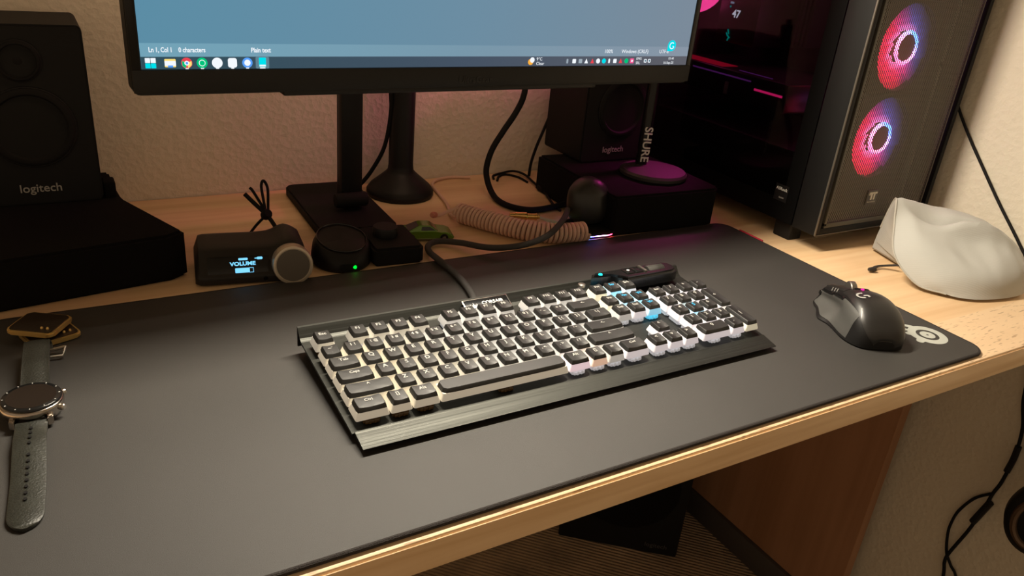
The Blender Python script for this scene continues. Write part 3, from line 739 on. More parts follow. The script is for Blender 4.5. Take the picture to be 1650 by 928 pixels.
panel = obj('display_panel', B(SX0, SX1, -.0004, .0008, SZ0, SZ1), scr_m, mn, smooth=False, label='glowing blue grey display')
def flat(name, x0, x1, z0, z1, m, dep=.0008, par=None): return obj(name, B(x0, x1, -dep, -dep + .0002, z0, z1), m, par or panel, smooth=False)
stat_m = ramp_glow('status_glow', [(0, (.17, .37, .48)), (.5, (.19, .31, .40)), (1, (.25, .30, .37))], (0, 0, 0), 1.0, 1 / .61, .5)
task_m = ramp_glow('task_glow', [(0, (.030, .075, .100)), (.5, (.060, .085, .125)), (1, (.115, .115, .135))], (0, 0, 0), 1.0, 1 / .61, .5)
flat('status_bar', SX0, SX1, .0312, .0418, stat_m, .0007)
flat('taskbar', SX0, SX1, SZ0, .0312, task_m, .0007)
sg = {k: glow('screen_' + k, c, 1.0) for k, c in dict(white=(.9, .95, 1), cyan=(.0, .75, .85), yellow=(1, .75, .2), red=(.85, .06, .08), green=(.0, .55, .2), blue=(.1, .35, .95), orange=(1, .45, .05), pink=(.9, .1, .3), grey=(.35, .42, .48), dark=(.12, .22, .28)).items()}
def world_to_panel(x): return (x - .2013)        # world x on the screen -> local x
def stxt(s, x, z, size, m='white', align='LEFT', **k): text('screen_text', s, size, sg[m], panel, TR(x, -.0010, z) @ RX(90), align=align, depth=.00005, **k)
lx = world_to_panel
tz = .0365
stxt('Ln 1, Col 1', lx(-.0912), tz, .0054, bold=.00012, sx=.74); stxt('0 characters', lx(-.0686), tz, .0054, bold=.00012, sx=.78); stxt('Plain text', lx(-.0105), tz, .0054, bold=.00012, sx=.82)
stxt('100%', lx(.3735), tz, .0056); stxt('Windows (CRLF)', lx(.398), tz, .0056); stxt('UTF-8', lx(.4545), tz, .0056)
iz = .0262
def icon(name, polys):
    for s_, (pts, mm, dd) in enumerate(polys):
        bm = NB(); prism(bm, pts, -dd - .0002, -dd, 'Y'); obj(name, bm, sg[mm], panel, smooth=False)
ix = [lx(v) for v in (-.0905, -.0757, -.0630, -.0509, -.0388, -.0264, -.0140, -.0012)]
for dx in (-.0021, .0021):
    for dz in (-.0021, .0021): icon('start_icon', [(rrect(.0038, .0038, .0002, 1, ix[0] + dx, iz + dz), 'white' if dz > 0 else 'cyan', .0009)])
icon('folder_icon', [(rrect(.0086, .0066, .0006, 2, ix[1], iz), 'yellow', .0009), (rrect(.0086, .004, .0006, 2, ix[1], iz - .0002), 'white', .0011), (rrect(.004, .0016, .0003, 2, ix[1], iz - .0026), 'blue', .0013)])
icon('browser_icon', [(circ(.0043, 24, ix[2], iz), 'red', .0009), ([(ix[2], iz), (ix[2] - .0036, iz + .0018), (ix[2] - .0036, iz - .0022), (ix[2] - .001, iz - .0042)], 'green', .0011), ([(ix[2], iz), (ix[2] + .001, iz - .0042), (ix[2] + .0038, iz - .0016), (ix[2] + .0038, iz + .0016)], 'yellow', .0011), (circ(.0019, 16, ix[2], iz), 'white', .0013), (circ(.0010, 12, ix[2], iz), 'blue', .0015)])
icon('music_icon', [(circ(.0043, 24, ix[3], iz), 'green', .0009), (circ(.0026, 18, ix[3], iz), 'white', .0011), (circ(.0021, 18, ix[3], iz), 'green', .0013)])
icon('round_icon', [(circ(.0043, 24, ix[4], iz), 'white', .0009)])
icon('square_icon', [(rrect(.0074, .0078, .0018, 4, ix[5], iz), 'white', .0009)])
icon('chat_icon', [(circ(.0043, 24, ix[6], iz), 'blue', .0009), (circ(.0026, 18, ix[6], iz), 'white', .0011)])
icon('open_app_tile', [(rrect(.0115, .0098, .001, 3, ix[7], iz), 'dark', .0008)])
icon('notes_icon', [(rrect(.0060, .0078, .0006, 3, ix[7], iz + .0004), 'cyan', .0010), (rrect(.0052, .0014, .0002, 2, ix[7], iz - .0024), 'white', .0012)])
for i in range(2, 8): icon('running_mark', [(rrect(.0026 if i < 7 else .0048, .0010, .0004, 2, ix[i], .0218), 'white', .0009)])
xw = lx(.2775)
icon('weather_icon', [(circ(.0032, 18, xw - .0006, iz - .0006), 'orange', .0009), (circ(.0028, 16, xw + .0012, iz + .0014), 'white', .0011)])
stxt('9°C', lx(.284), iz + .0022, .0046); stxt('Clear', lx(.284), iz - .0024, .0046)
tr = [(.3243, 'pill', 'grey'), (.3335, 'sq', 'white'), (.3420, 'sq', 'grey'), (.3500, 'tri', 'white'), (.3583, 'tri', 'red'), (.3663, 'c', 'white'), (.3745, 'c', 'cyan'), (.3820, 'pill', 'white'), (.3902, 'sq', 'white'), (.3985, 'tri', 'red'), (.4068, 'c', 'green'), (.4150, 'sqr', 'pink')]
for x, kd, cl in tr:
    X = lx(x)
    pts = {'pill': rrect(.0022, .0050, .001, 3, X, iz), 'sq': rrect(.0046, .0046, .0008, 3, X, iz), 'sqr': rrect(.0054, .0054, .0008, 3, X, iz), 'tri': [(X - .0024, iz - .0024), (X + .0024, iz - .0024), (X, iz + .0026)], 'c': circ(.0027, 16, X, iz)}[kd]
    icon('tray_icon', [(pts, cl, .0009)])
icon('tray_icon', [(circ(.0013, 10, lx(.4150), iz), 'white', .0012)])
stxt('ENG', lx(.4212), iz + .0024, .0040); stxt('SRL', lx(.4212), iz - .0024, .0040)
for x in (.4352, .4412): icon('tray_icon', [(rrect(.0040, .0040, .001, 3, lx(x), iz), 'white', .0009), (rrect(.0022, .0022, .0004, 3, lx(x), iz), 'dark', .0011)])
stxt('01:41', lx(.4795), iz + .0024, .0040, align='RIGHT'); stxt('16-Sep-25', lx(.4795), iz - .0024, .0040, align='RIGHT')
XG, ZG = lx(.4725), .0432
icon('writing_badge', [(circ(.0062, 26, XG, ZG), 'cyan', .0009), ([(XG - .0062, ZG - .0062), (XG, ZG - .0062), (XG, ZG), (XG - .0062, ZG)], 'cyan', .00095)])
bm = NB(); tube(bm, [(XG + .0034 * math.cos(math.radians(t)), -.0013, ZG + .0034 * math.sin(math.radians(t))) for t in range(50, 345, 15)] + [(XG + .0012, -.0013, ZG - .0004)], .0006, 5, ry=.0002, up=Vector((0, 1, 0)))
obj('writing_badge', bm, sg['white'], panel)

# ================================================================== MONITOR LIGHT BAR (above the frame, clipped to the monitor)
lb = thing('monitor_light_bar', 'black light bar clipped on top of the monitor, shining down', 'lamp', (.2013, .1175, .580), (0, 0, math.radians(MYAW)))
bm = NB(); prism(bm, [(-.010, .012), (.004, .012), (.0075, .008), (-.0010, -.035), (-.0025, -.035), (.0035, .004), (-.012, .004), (-.014, .008)], -.235, .235, 'X'); obj('housing', bm, blk, lb, smooth=False)  # unseen rear lip, shaped to cut the light falling behind the bar
obj('diffuser', B(-.225, .225, -.0065, .0015, .0032, .0042), glow('lamp_diffuser', (1, .84, .60), 6), lb, smooth=False)
obj('clip', B(-.02, .02, .006, .062, -.002, .014, .002), blk, lb)
LA = bpy.data.lights.new('bar_light', 'AREA'); LA.shape = 'RECTANGLE'; LA.size = .44; LA.size_y = .009; LA.energy = 15.5; LA.color = (1.0, .88, .70)
lo = bpy.data.objects.new('bar_light', LA); COL.objects.link(lo); lo.parent = lb; lo.location = (0, -.0025, .0026); lo.rotation_euler = (math.radians(-14), 0, 0)
obj('rear_fill_strip', B(-.20, .20, .0640, .0660, .004, .012), glow('rear_fill_glow', (1, .70, .42), 3), lb, smooth=False)  # unseen glowing strip, added to go with the wall fill lamp
LB = bpy.data.lights.new('wall_fill_light', 'AREA'); LB.shape = 'RECTANGLE'; LB.size = .40; LB.size_y = .012; LB.energy = 1.0; LB.color = (1.0, .64, .40)  # fill lamp added behind the bar to brighten the back wall
lo2 = bpy.data.objects.new('wall_fill_light', LB); COL.objects.link(lo2); lo2.parent = lb; lo2.location = (0, .068, .008); lo2.rotation_euler = (math.radians(76), 0, 0)

# ================================================================== STANDS BEHIND MONITOR
s1 = thing('square_post_stand', 'black stand with square post and flat rectangular base, behind the monitor', 'stand', (.155, .40, ZD))
bm = NB(); prism(bm, rrect(.100, .185, .012, 4, -.004, .0), 0, .013, bev=.002, M=RZ(-2)); obj('base_plate', bm, blk_matte, s1)
obj('post', B(-.0145, .0145, -.010, .010, .012, .44, .003, M=TR(.008, -.008, 0)), blk, s1)
bm = NB(); lathe(bm, [(0, -.021), (.0085, -.021), (.0095, -.019), (.0095, .019), (.0085, .021), (0, .021)], 24, TR(.004, -.025, .026) @ RY(90)); obj('hinge', bm, blk_matte, s1)
obj('arm_bracket', B(-.004, .020, -.1962, -.0105, .37, .40, .003), blk, s1)
s2 = thing('round_post_stand', 'black stand with thick round pole and conical foot, behind the monitor', 'stand', (.2600, .452, ZD))
bm = NB(); lathe(bm, [(0, 0), (.046, 0), (.048, .003), (.048, .008), (.043, .015), (.030, .026), (.022, .033), (.0185, .037), (.0175, .045), (.0175, .45), (.0160, .452), (0, .452)], 48); obj('pole', bm, blk, s2, ang=40)
bm = NB(); tube(bm, spline([(-.017, .0, .25), (-.020, -.004, .16), (-.018, -.002, .12), (-.022, .008, .07), (-.034, .02, .035), (-.046, .030, .012), (-.055, .035, .004)], 6), .0030, 8); obj('cable', bm, blk_matte, s2)

# ================================================================== SMALL DEVICES
dv = thing('charging_dock', 'low round black charging dock with a green light by the volume unit', 'dock', (.1010, .2440, ZD))
bm = NB()
rows = []
for f, z, ox, oy in ((.92, 0, 0, 0), (1.0, .003, 0, 0), (1.0, .012, 0, 0), (.97, .020, .001, .001), (.90, .0255, .002, .002), (.84, .0275, .002, .003), (.0001, .0262, .002, .003)):
    rows.append([(ox + .0330 * f * math.cos(2 * PI * k / 44) , oy + .0360 * f * math.sin(2 * PI * k / 44), z - (.006 * f * math.sin(2 * PI * k / 44) * -1 if z > .018 else 0)) for k in range(44)])
grid_loft(bm, rows, True); obj('body', bm, blk, dv, ang=40)
bm = NB(); tube(bm, [(.002 + .0275 * math.cos(a), .003 + .0305 * math.sin(a), .0285 + .0052 * math.sin(a)) for a in [2 * PI * k / 44 for k in range(44)]], .0009, 6, closed=True); obj('top_ring', bm, blk_gloss, dv)
bm = NB(); lathe(bm, [(0, 0), (.0019, 0), (.0017, .0008), (0, .0012)], 16, TR(.0040, -.0357, .0075) @ RX(90)); obj('power_light', bm, glow('green_led', (0, 1, .02), 3.5), dv, label='bright green power light')
dx = thing('knob_box', 'small black box with a round knob on top, left of the toy car', 'control box', (.1630, .2500, ZD), (0, 0, math.radians(-4)))
bm = NB(); prism(bm, rrect(.060, .074, .006, 4), 0, .022, bev=.003); obj('body', bm, blk_matte, dx)
bm = NB(); lathe(bm, [(0, .021), (.0150, .021), (.0152, .023), (.0150, .031), (.0140, .033), (0, .0328)], 40, TR(-.004, .006, 0)); obj('knob', bm, blk, dx)

# ================================================================== AUDIO CONTROLLER
dc = thing('audio_controller', 'black desktop audio controller with round silver knob and lit VOLUME screen', 'audio controller', (.0015, .2470, ZD), (0, 0, math.radians(-9)))
dark_g = mat('controller_shell', (.014, .012, .010), .55, spec=.4, bump=(2500, .15, 2, .0003))
bm = NB(); rows = []
W2 = .0570
for k in range(25):
    t = k / 24; x = lerp(-W2, W2, t); e = min(1, (1 - abs(2 * t - 1)) / .14); q = math.sqrt(max(0, 1 - (1 - e) ** 2)) if e < 1 else 1
    top = .036 + .006 * math.exp(-((t - .84) / .10) ** 2); top = .010 + (top - .010) * (.55 + .45 * q) if e < 1 else top
    yb = .038 + .006 * math.exp(-((t - .80) / .12) ** 2) - .008 * (1 - q); yf = -.0335 + .006 * (1 - q)
    rows.append([(x, yf + .006, 0), (x, yf + .001, .002), (x, yf, .008), (x, yf + .001, .011), (x, yf + .004, .0125), (x, yf + .018, top - .003), (x, yf + .024, top - .0005), (x, yf + .032, top), (x, yb - .014, top), (x, yb - .005, top - .002), (x, yb, top - .009), (x, yb, .004), (x, yb - .004, 0)])
grid_loft(bm, rows, True); shell = obj('shell', bm, dark_g, dc, ang=45)
# sloped face frame: from (yf+.004,z .0125) to (yf+.018,z .027)
FM = TR(-.004, -.0240, .0193) @ RX(math.degrees(math.atan2(.0205, .014))) @ Matrix.Diagonal((1.15, 1.15, 1, 1))
bm = NB(); box(bm, -.036, .020, -.0088, .0088, -.0015, .0008, .0008, M=FM); win = obj('display_window', bm, blk_gloss, dc)
oled = glow('oled_blue', (.20, .62, .95), 1.25)
text('display_text', 'VOLUME', .0047, oled, win, FM @ TR(-.0050, .0008, .0010), bold=.0002, sx=1.2)
bm = NB(); prism(bm, rrect(.0125, .0044, .0006, 3, -.0057, -.0052), .0008, .0012, M=FM); obj('level_bar', bm, oled, win, smooth=False)
bm = NB()
for q in ((-.0003 + .0006, .0040, -.0033, -.0029), (-.0003 + .0006, .0040, -.0075, -.0071), (.0036, .0040, -.0075, -.0029)): box(bm, q[0], q[1], q[2], q[3], .0008, .0012, M=FM)
obj('level_frame', bm, oled, win, smooth=False)
bm = NB(); prism(bm, rrect(.0082, .0020, .0008, 3, -.0045, .0052), .0008, .0012, M=FM); obj('mode_icon', bm, oled, win, smooth=False)
bm = NB(); prism(bm, rrect(.0052, .0024, .0011, 3, .0100, .0054), .0008, .0012, M=FM); box(bm, .0056, .0076, .0050, .0058, .0008, .0012, M=FM); obj('battery_icon', bm, oled, win, smooth=False)
KM = TR(.0400, -.0310, .0200) @ RX(78) @ Matrix.Diagonal((1.2, 1.2, 1, 1))
bm = NB(); lathe(bm, [(0, -.010), (.0175, -.010), (.0175, .006), (.0168, .0082), (.0150, .0086), (.0146, .0080), (0, .0080)], 56, KM); kn = obj('volume_knob', bm, mat('knob_metal', (.62, .54, .43), .4, .7), dc, ang=40, label='silver volume knob')
bm = NB(); lathe(bm, [(0, .0078), (.0143, .0078), (.0141, .0084), (0, .0084)], 56, KM); obj('knob_face', bm, mat('knob_face', (.13, .115, .095), .5, .5, bump=(3000, .3, 1, .0003)), kn, ang=40)
bm = NB(); lathe(bm, [(0, 0), (.0022, 0), (.0022, .0006), (.0013, .0006), (.0013, -.001), (0, -.001)], 16, TR(.012, -.0335, .0065) @ RX(90)); obj('audio_jack', bm, blk_gloss, dc)
cb = obj('cable', T([(.030, .034, .020), (.033, .050, .026), (.030, .066, .030), (.024, .080, .036), (.012, .092, .046), (.002, .098, .056)], .0026, 8, 6), blk_matte, dc)
for P in ([(.024, .080, .036), (.022, .090, .052), (.021, .097, .066), (.024, .099, .071), (.028, .098, .062), (.027, .088, .045), (.026, .080, .038)],
          [(.025, .080, .036), (.018, .090, .048), (.011, .097, .060), (.008, .099, .063)],
          [(.024, .079, .036), (.012, .078, .024), (.002, .070, .014), (-.006, .058, .006), (-.006, .045, .004), (.0, .034, .006)]):
    obj('cable', T(P, .0017, 8, 6), blk_matte, dc)
bm = NB(); lathe(bm, [(0, -.006), (.0045, -.006), (.0060, -.003), (.0060, .003), (.0045, .006), (0, .006)], 16, TR(.024, .080, .036) @ RX(50) @ RY(20)); obj('cable_tie', bm, blk_matte, dc)

# ================================================================== TOY CAR
cr = thing('toy_car', 'small green toy car parked behind the black keyboard cable', 'toy car', (.2255, .284, ZD), (0, 0, math.radians(-14)))
carp = mat('car_green', (.12, .24, .012), .28, .2, coat=.5)
carg = mat('car_window', (.012, .010, .008), .12)
def car_section(x):
    pass
bm = NB()
prof = [(-.034, .006), (-.0345, .011), (-.030, .0125), (-.024, .013), (-.010, .0195), (.004, .0195), (.013, .0135), (.026, .0115), (.032, .0085), (.0335, .005), (.032, .003), (-.033, .003)]
rows = []
for yy, s_ in ((-.0145, .93), (-.0150, 1.0), (-.0125, 1.0)): pass
lower = [(-.034, .0055), (-.0345, .0105), (-.030, .0125), (-.012, .0130), (.012, .0130), (.024, .0118), (.031, .0090), (.0335, .0055), (.032, .003), (-.033, .003)]
prism(bm, lower, -.0145, .0145, 'Y', bev=.0014, seg=3)
carb = obj('body', bm, carp, cr, ang=40)
bm = NB()
roofb = [(-.026, .0122), (.0135, .0126)]; lo_ = [(-.0262, -.0128, .0120), (.0140, -.0128, .0122), (.0140, .0128, .0122), (-.0262, .0128, .0120)]; hi_ = [(-.0105, -.0098, .0198), (.0030, -.0098, .0198), (.0030, .0098, .0198), (-.0105, .0098, .0198)]
vlo = [bm.verts.new(p) for p in lo_]; vhi = [bm.verts.new(p) for p in hi_]
bm.faces.new(vlo[::-1]); bm.faces.new(vhi)
for i in range(4): bm.faces.new([vlo[i], vlo[(i + 1) % 4], vhi[(i + 1) % 4], vhi[i]])
bmesh.ops.bevel(bm, geom=list(bm.edges), offset=.0008, segments=2, affect='EDGES')
obj('cabin_roof', bm, carp, cr)
for s_ in (-1, 1):
    bm = NB(); vs = [(-.0085, .0142), (-.0075, .0185), (.0025, .0185), (.0095, .0142)]
    def sy(z): return s_ * lerp(.0130, .0102, (z - .0122) / .0076)
    a = [bm.verts.new((x, sy(z) + s_ * .0002, z)) for x, z in vs]; b = [bm.verts.new((x, sy(z) - s_ * .0012, z)) for x, z in vs]
    bm.faces.new(a); bm.faces.new(b[::-1])
    for i in range(4): bm.faces.new([a[i], a[(i + 1) % 4], b[(i + 1) % 4], b[i]])
    obj('side_window', bm, carg, cr, smooth=False)
def quad_slab(name, pts, m, th=.0006):
    bm = NB(); a = [Vector(p) for p in pts]; n_ = (a[1] - a[0]).cross(a[2] - a[0]).normalized()
    if n_.z < 0: n_ = -n_
    u_ = [bm.verts.new(p + n_ * th * .5) for p in a]; d_ = [bm.verts.new(p - n_ * th) for p in a]
    bm.faces.new(u_); bm.faces.new(d_[::-1])
    for i in range(4): bm.faces.new([u_[i], u_[(i + 1) % 4], d_[(i + 1) % 4], d_[i]])
    obj(name, bm, m, cr, smooth=False)
quad_slab('windscreen', [(.0125, -.0112, .0132), (.0125, .0112, .0132), (.0042, .0088, .0192), (.0042, -.0088, .0192)], carg)
quad_slab('rear_window', [(-.0245, -.0110, .0130), (-.0245, .0110, .0130), (-.0118, .0088, .0192), (-.0118, -.0088, .0192)], carg)
for x in (-.0215, .0205):
    for s_ in (-1, 1):
        bm = NB(); lathe(bm, [(0, -.002), (.0045, -.002), (.0052, -.0014), (.0052, .0014), (.0045, .002), (.0030, .002), (.0026, .0015), (0, .0015)], 24, TR(x, s_ * .0136, .0052) @ RX(-90 * s_))
        wh = obj('wheel', bm, blk, cr, ang=40)
        bm = NB(); lathe(bm, [(0, .0016), (.0024, .0016), (.0022, .0021), (0, .0021)], 12, TR(x, s_ * .0136, .0052) @ RX(-90 * s_)); obj('hub', bm, dsilver, wh)
obj('sill_stripe', B(-.014, .012, -.0149, -.0143, .0038, .0046), mat('sill_silver', (.35, .42, .2), .4), cr)
obj('tail_lamp', B(-.0300, -.0265, -.0150, -.0143, .0098, .0114), mat('amber', (.6, .3, .02), .3), cr, label='amber side lamp')

# ================================================================== COILED CABLE
ccm = mat('cream_braid', (.78, .52, .40), .75, bump=(1800, .9, 1, .0006))
cc = thing('coiled_cable', 'cream coiled keyboard cable curled on the desk behind the pad', 'cable', (.35, .245, ZD))
axis = [Vector(p) - Vector((.35, .245, ZD)) for p in [(.290, .322, .0098), (.305, .297, .0098), (.322, .269, .0098), (.345, .238, .0098), (.3735, .2195, .0098), (.402, .2130, .0098), (.4200, .2125, .0098)]]
sp_ = spline(axis, 60); n_t = 33; pts = []
m_ = len(sp_) - 1; NPT = n_t * 18
acc = [0]
for i in range(m_): acc.append(acc[-1] + (sp_[i + 1] - sp_[i]).length)
j = 0
for k in range(NPT + 1):
    s_ = acc[-1] * k / NPT
    while j < m_ - 1 and acc[j + 1] < s_: j += 1
    t = (s_ - acc[j]) / max(1e-9, acc[j + 1] - acc[j]); c = sp_[j].lerp(sp_[j + 1], t); tg = (sp_[j + 1] - sp_[j]).normalized()
    sd = tg.cross(Vector((0, 0, 1))).normalized(); up_ = sd.cross(tg); a = 2 * PI * n_t * k / NPT
    pts.append(c + (sd * math.cos(a) + up_ * math.sin(a)) * .0112)
bm = NB(); tube(bm, pts, .0024, 7); obj('coil', bm, ccm, cc)
def CL(P): return [tuple(Vector(p) - Vector((.35, .245, ZD))) for p in P]
obj('straight_tail', T(CL([(.2870, .316, .0180), (.2800, .3180, .017), (.268, .3170, .014), (.2560, .3120, .0130), (.2460, .3050, .0170)]), .0024, 8), ccm, cc)
obj('straight_tail', T(CL([(.2875, .322, .004), (.290, .345, -.001), (.3040, .3862, -.0012), (.3140, .4405, -.0012), (.322, .475, -.0012), (.3420, .4950, -.0012), (.368, .500, -.0012), (.395, .492, -.0012)]), .0024, 8), ccm, cc)
bm = NB(); tube(bm, spline(CL([(.2490, .3070, .0160), (.2440, .3030, .0180), (.2400, .3000, .0190)]), 6), [.0028, .0032, .0038, .0040, .0040, .0040, .0040, .0040, .0040, .0040, .0038, .0034, .0030], 10); obj('plug_sleeve', bm, mat('coral_sleeve', (.62, .22, .15), .6), cc, label='coral pink plug sleeve')
bm = NB(); gM = TR(*CL([(.3720, .2840, .0100)])[0]) @ RZ(-25) @ RY(90)
lathe(bm, [(0, -.022), (.0040, -.022), (.0042, -.015), (.0050, -.0148), (.0050, -.008), (.0052, -.0078), (.0055, -.004), (.0055, .001), (.0050, .0015), (.0042, .002), (.0042, .012), (.0050, .0125), (.0050, .0150), (.003, .016), (.003, .019), (0, .019)], 20, gM); obj('aviator_connector', bm, gold, cc, ang=40, label='gold coloured aviator connector')
obj('clear_lead', T(CL([(.389, .2755, .0095), (.405, .2640, .006), (.420, .2520, .002), (.440, .246, .001)]), .0022, 8), mat('lead_clear', (.55, .45, .40), .3), cc)

# ================================================================== MONITOR CABLE, THIN CABLE
mc1 = obj('power_cable', T([(.4480, .430, .26), (.4400, .425, .190), (.4357, .42, .145), (.425, .42, .1183), (.4067, .42, .0915), (.3900, .42, .0646), (.3815, .418, .0389), (.3820, .414, .0200), (.3840, .4000, .004), (.3815, .372, .0005), (.3884, .3440, .0005), (.4094, .3270, .0005), (.4436, .3280, .0010), (.4700, .333, .0022)], .0044, 12, 8), blk_matte)
tag(mc1, 'thick black cable hanging from behind the monitor down to the desk', 'cable')
t1 = thing('inline_clip_cable', 'thin black cable with an inline clip lying behind the coiled cable', 'cable', (.46, .42, ZD))
def QL(P): return [tuple(Vector(p) - Vector((.46, .42, ZD))) for p in P]
obj('lead', T(QL([(.430, .478, -.0020), (.4384, .494, -.0020), (.4584, .5020, -.0015), (.4800, .5030, .0), (.4874, .4792, .001), (.4798, .4377, .001), (.4743, .4012, .001), (.4627, .3651, 0), (.4533, .3351, -.001), (.452, .318, -.0015)]), .0019, 8), blk_matte, t1)
obj('lead', T(QL([(.432, .470, -.0022), (.445, .488, -.0022), (.462, .4960, -.0022), (.475, .478, -.0022), (.476, .45, -.0020)]), .0019, 8), blk_matte, t1)
bm = NB(); lathe(bm, [(0, -.009), (.0040, -.009), (.0058, -.005), (.0058, .005), (.0040, .009), (0, .009)], 16, TR(*QL([(.4750, .4050, .002)])[0]) @ RZ(10) @ RX(90)); obj('inline_clip', bm, blk_matte, t1)
t2 = obj('speaker_wire', T([(.5330, .475, .22), (.5271, .47, .1329), (.5235, .47, .1136), (.5109, .47, .0796), (.4994, .47, .0501), (.4920, .47, .0231), (.489, .468, .0015)], .0024, 8, 8), blk_matte)
tag(t2, 'thin black wire hanging straight down beside the right riser', 'cable')

# ================================================================== SECOND MOUSE ON LIT DOCK
dk = thing('mouse_dock', 'low black charging dock with a rainbow light strip at the back of the pad', 'dock', (.447, .240, ZD), (0, 0, math.radians(-4)))
bm = NB(); prism(bm, rrect(.066, .058, .020, 8), .0052, .0095, bev=.001); prism(bm, rrect(.061, .053, .018, 8), 0, .0030, bev=.0006); prism(bm, rrect(.057, .049, .016, 8), .0025, .0055); obj('body', bm, blk_matte, dk)
rgb = ramp_glow('rainbow_strip', [(0, (.0, .55, .35)), (.18, (.0, .35, 1.0)), (.36, (.12, .04, 1.0)), (.55, (.9, .5, 1.0)), (.75, (1, .05, .15)), (1, (1, .0, .0))], (0, 0, 0), 18.0, 1 / .062, .5)
bm = NB(); tube(bm, [(x, y, .0042) for x, y in rrect(.0615, .0535, .018, 8)], .0010, 6, closed=True); obj('light_strip', bm, rgb, dk, label='glowing rainbow light strip')
m2 = thing('computer_mouse', 'plain black egg-shaped mouse standing on the dock behind the pad', 'mouse', (.4485, .2465, .0058), (math.radians(0), 0, math.radians(-10)))
bm = NB(); rows = []
SE = [(0, .012, .010), (.004, .023, .017), (.014, .029, .0215), (.028, .0305, .023), (.042, .0290, .0215), (.050, .0245, .0185), (.0565, .0175, .014), (.0605, .008, .008), (.0615, .0005, .0005)]
for z, a, b in [(s[0], s[1], s[2]) for s in [tuple(v) for v in spline([Vector(q) for q in SE], 4)]]:
    rows.append([(a * math.cos(2 * PI * k / 32), b * math.sin(2 * PI * k / 32) + .004 - .010 * (z / .07) * 0 + .010 * (z / .07) ** 2, z) for k in range(32)])
grid_loft(bm, rows, True); obj('shell', bm, mat('mouse_satin', (.022, .022, .020), .38), m2, ang=60)
bm = NB(); tube(bm, [(0, -.0195 + .004, .022), (0, -.0190 + .006, .040), (0, -.0140 + .010, .056)], .0008, 6); obj('button_seam', bm, blk_gloss, m2)

# ================================================================== COMPUTER CASE
pc = thing('computer_case', 'black tower computer case with glowing fans behind its mesh front, by the wall', 'computer', (.827, .08, ZD))
PL = Vector((.827, .08, ZD))
def C_(x0, x1, y0, y1, z0, z1): return (x0 - PL.x, x1 - PL.x, y0 - PL.y, y1 - PL.y, z0 - PL.z, z1 - PL.z)
cx0, cx1, cy0, cy1, cz0, cz1 = .7055, .9480, .080, .495, .0200, .470
case_m = mat('case_paint', (.007, .0068, .0065), .62, spec=.25)
case_in = mat('case_interior', (.030, .026, .027), .6)
frame_m = mat('front_frame', (.045, .043, .037), .5)
# front bezel: frame built from four bars + side depth
bm = NB()
box(bm, *C_(cx0, cx0 + .010, cy0, .120, cz0, cz1), bev=.0012); box(bm, *C_(cx1 - .008, cx1, cy0, .120, cz0, cz1), bev=.0012)
box(bm, *C_(cx0 + .0095, cx1 - .0075, cy0, .120, cz0, cz0 + .010), bev=.0012); box(bm, *C_(cx0 + .0095, cx1 - .0075, cy0, .120, cz1 - .010, cz1), bev=.0012)
obj('front_bezel', bm, case_m, pc)
obj('bezel_trim', B(*C_(cx0 - .0004, cx0 + .0016, cy0 - .0008, cy0 + .0012, cz0 + .001, cz1), bev=.0004), mat('trim_grey', (.16, .145, .12), .4, .5), pc)
obj('bezel_trim', B(*C_(cx0, cx1, cy0 - .0008, cy0 + .0012, cz0 - .0004, cz0 + .0014), bev=.0004), mat('trim_grey_low', (.10, .09, .075), .45, .4), pc)
# mesh panel inside frame: frame rim + perforated sheet
mx0, mx1, mz0, mz1 = cx0 + .020, cx1 - .020, cz0 + .012, cz1 - .012
bm = NB()
for q in ((mx0 - .004, mx0, mz0, mz1), (mx1, mx1 + .002, mz0, mz1)): box(bm, *C_(q[0], q[1], cy0 + .0005, cy0 + .008, q[2], q[3]), bev=.0004)
box(bm, *C_(mx0 - .004, mx1 + .002, cy0 + .0005, cy0 + .008, mz0 - .004, mz0 + .004), bev=.0004)
gr = obj('mesh_frame', bm, mat('mesh_rim', (.085, .08, .062), .5), pc)
obj('mesh_grille', B(*C_(mx0, mx1, cy0 + .0030, cy0 + .0038, mz0 + .004, mz1)), mesh_panel('perforated_steel', (.17, .155, .122), .0029, -.05), pc, smooth=False, label='perforated dark grey front mesh')
# emblem on the mesh
ep = obj('emblem_plate', B(*C_(.7985, .8205, cy0 + .0012, cy0 + .003, .0555, .0765), bev=.0003), mat('emblem_plate', (.10, .09, .075), .5), pc)
bm = NB()
zc, xc = .0690 - PL.z, .8095 - PL.x
for sgn, x_ in ((-1, -.0026), (1, .0032)):
    for q in ((x_ - .0013, x_ + .0013, -.0062, .0040), (x_ - .0050, x_ + .0013, .0022, .0048)):
        box(bm, xc + q[0], xc + q[1], -.0010 + .0012, .0006 + .0012, zc + q[2], zc + q[3], .0003)
box(bm, xc + .0048, xc + .0080, .0002, .0018, zc + .0022, zc + .0048, .0003); box(bm, xc - .0080, xc - .0060, .0002, .0018, zc + .0005, zc + .0040, .0003)
obj('case_emblem', bm, mat('emblem_ivory', (.75, .72, .62), .5), ep)
text('emblem_lettering', 'thermaltake', .0036, mat('emblem_text', (.40, .38, .32), .5), ep, TR(xc, .0010, zc - .0092) @ RX(90))
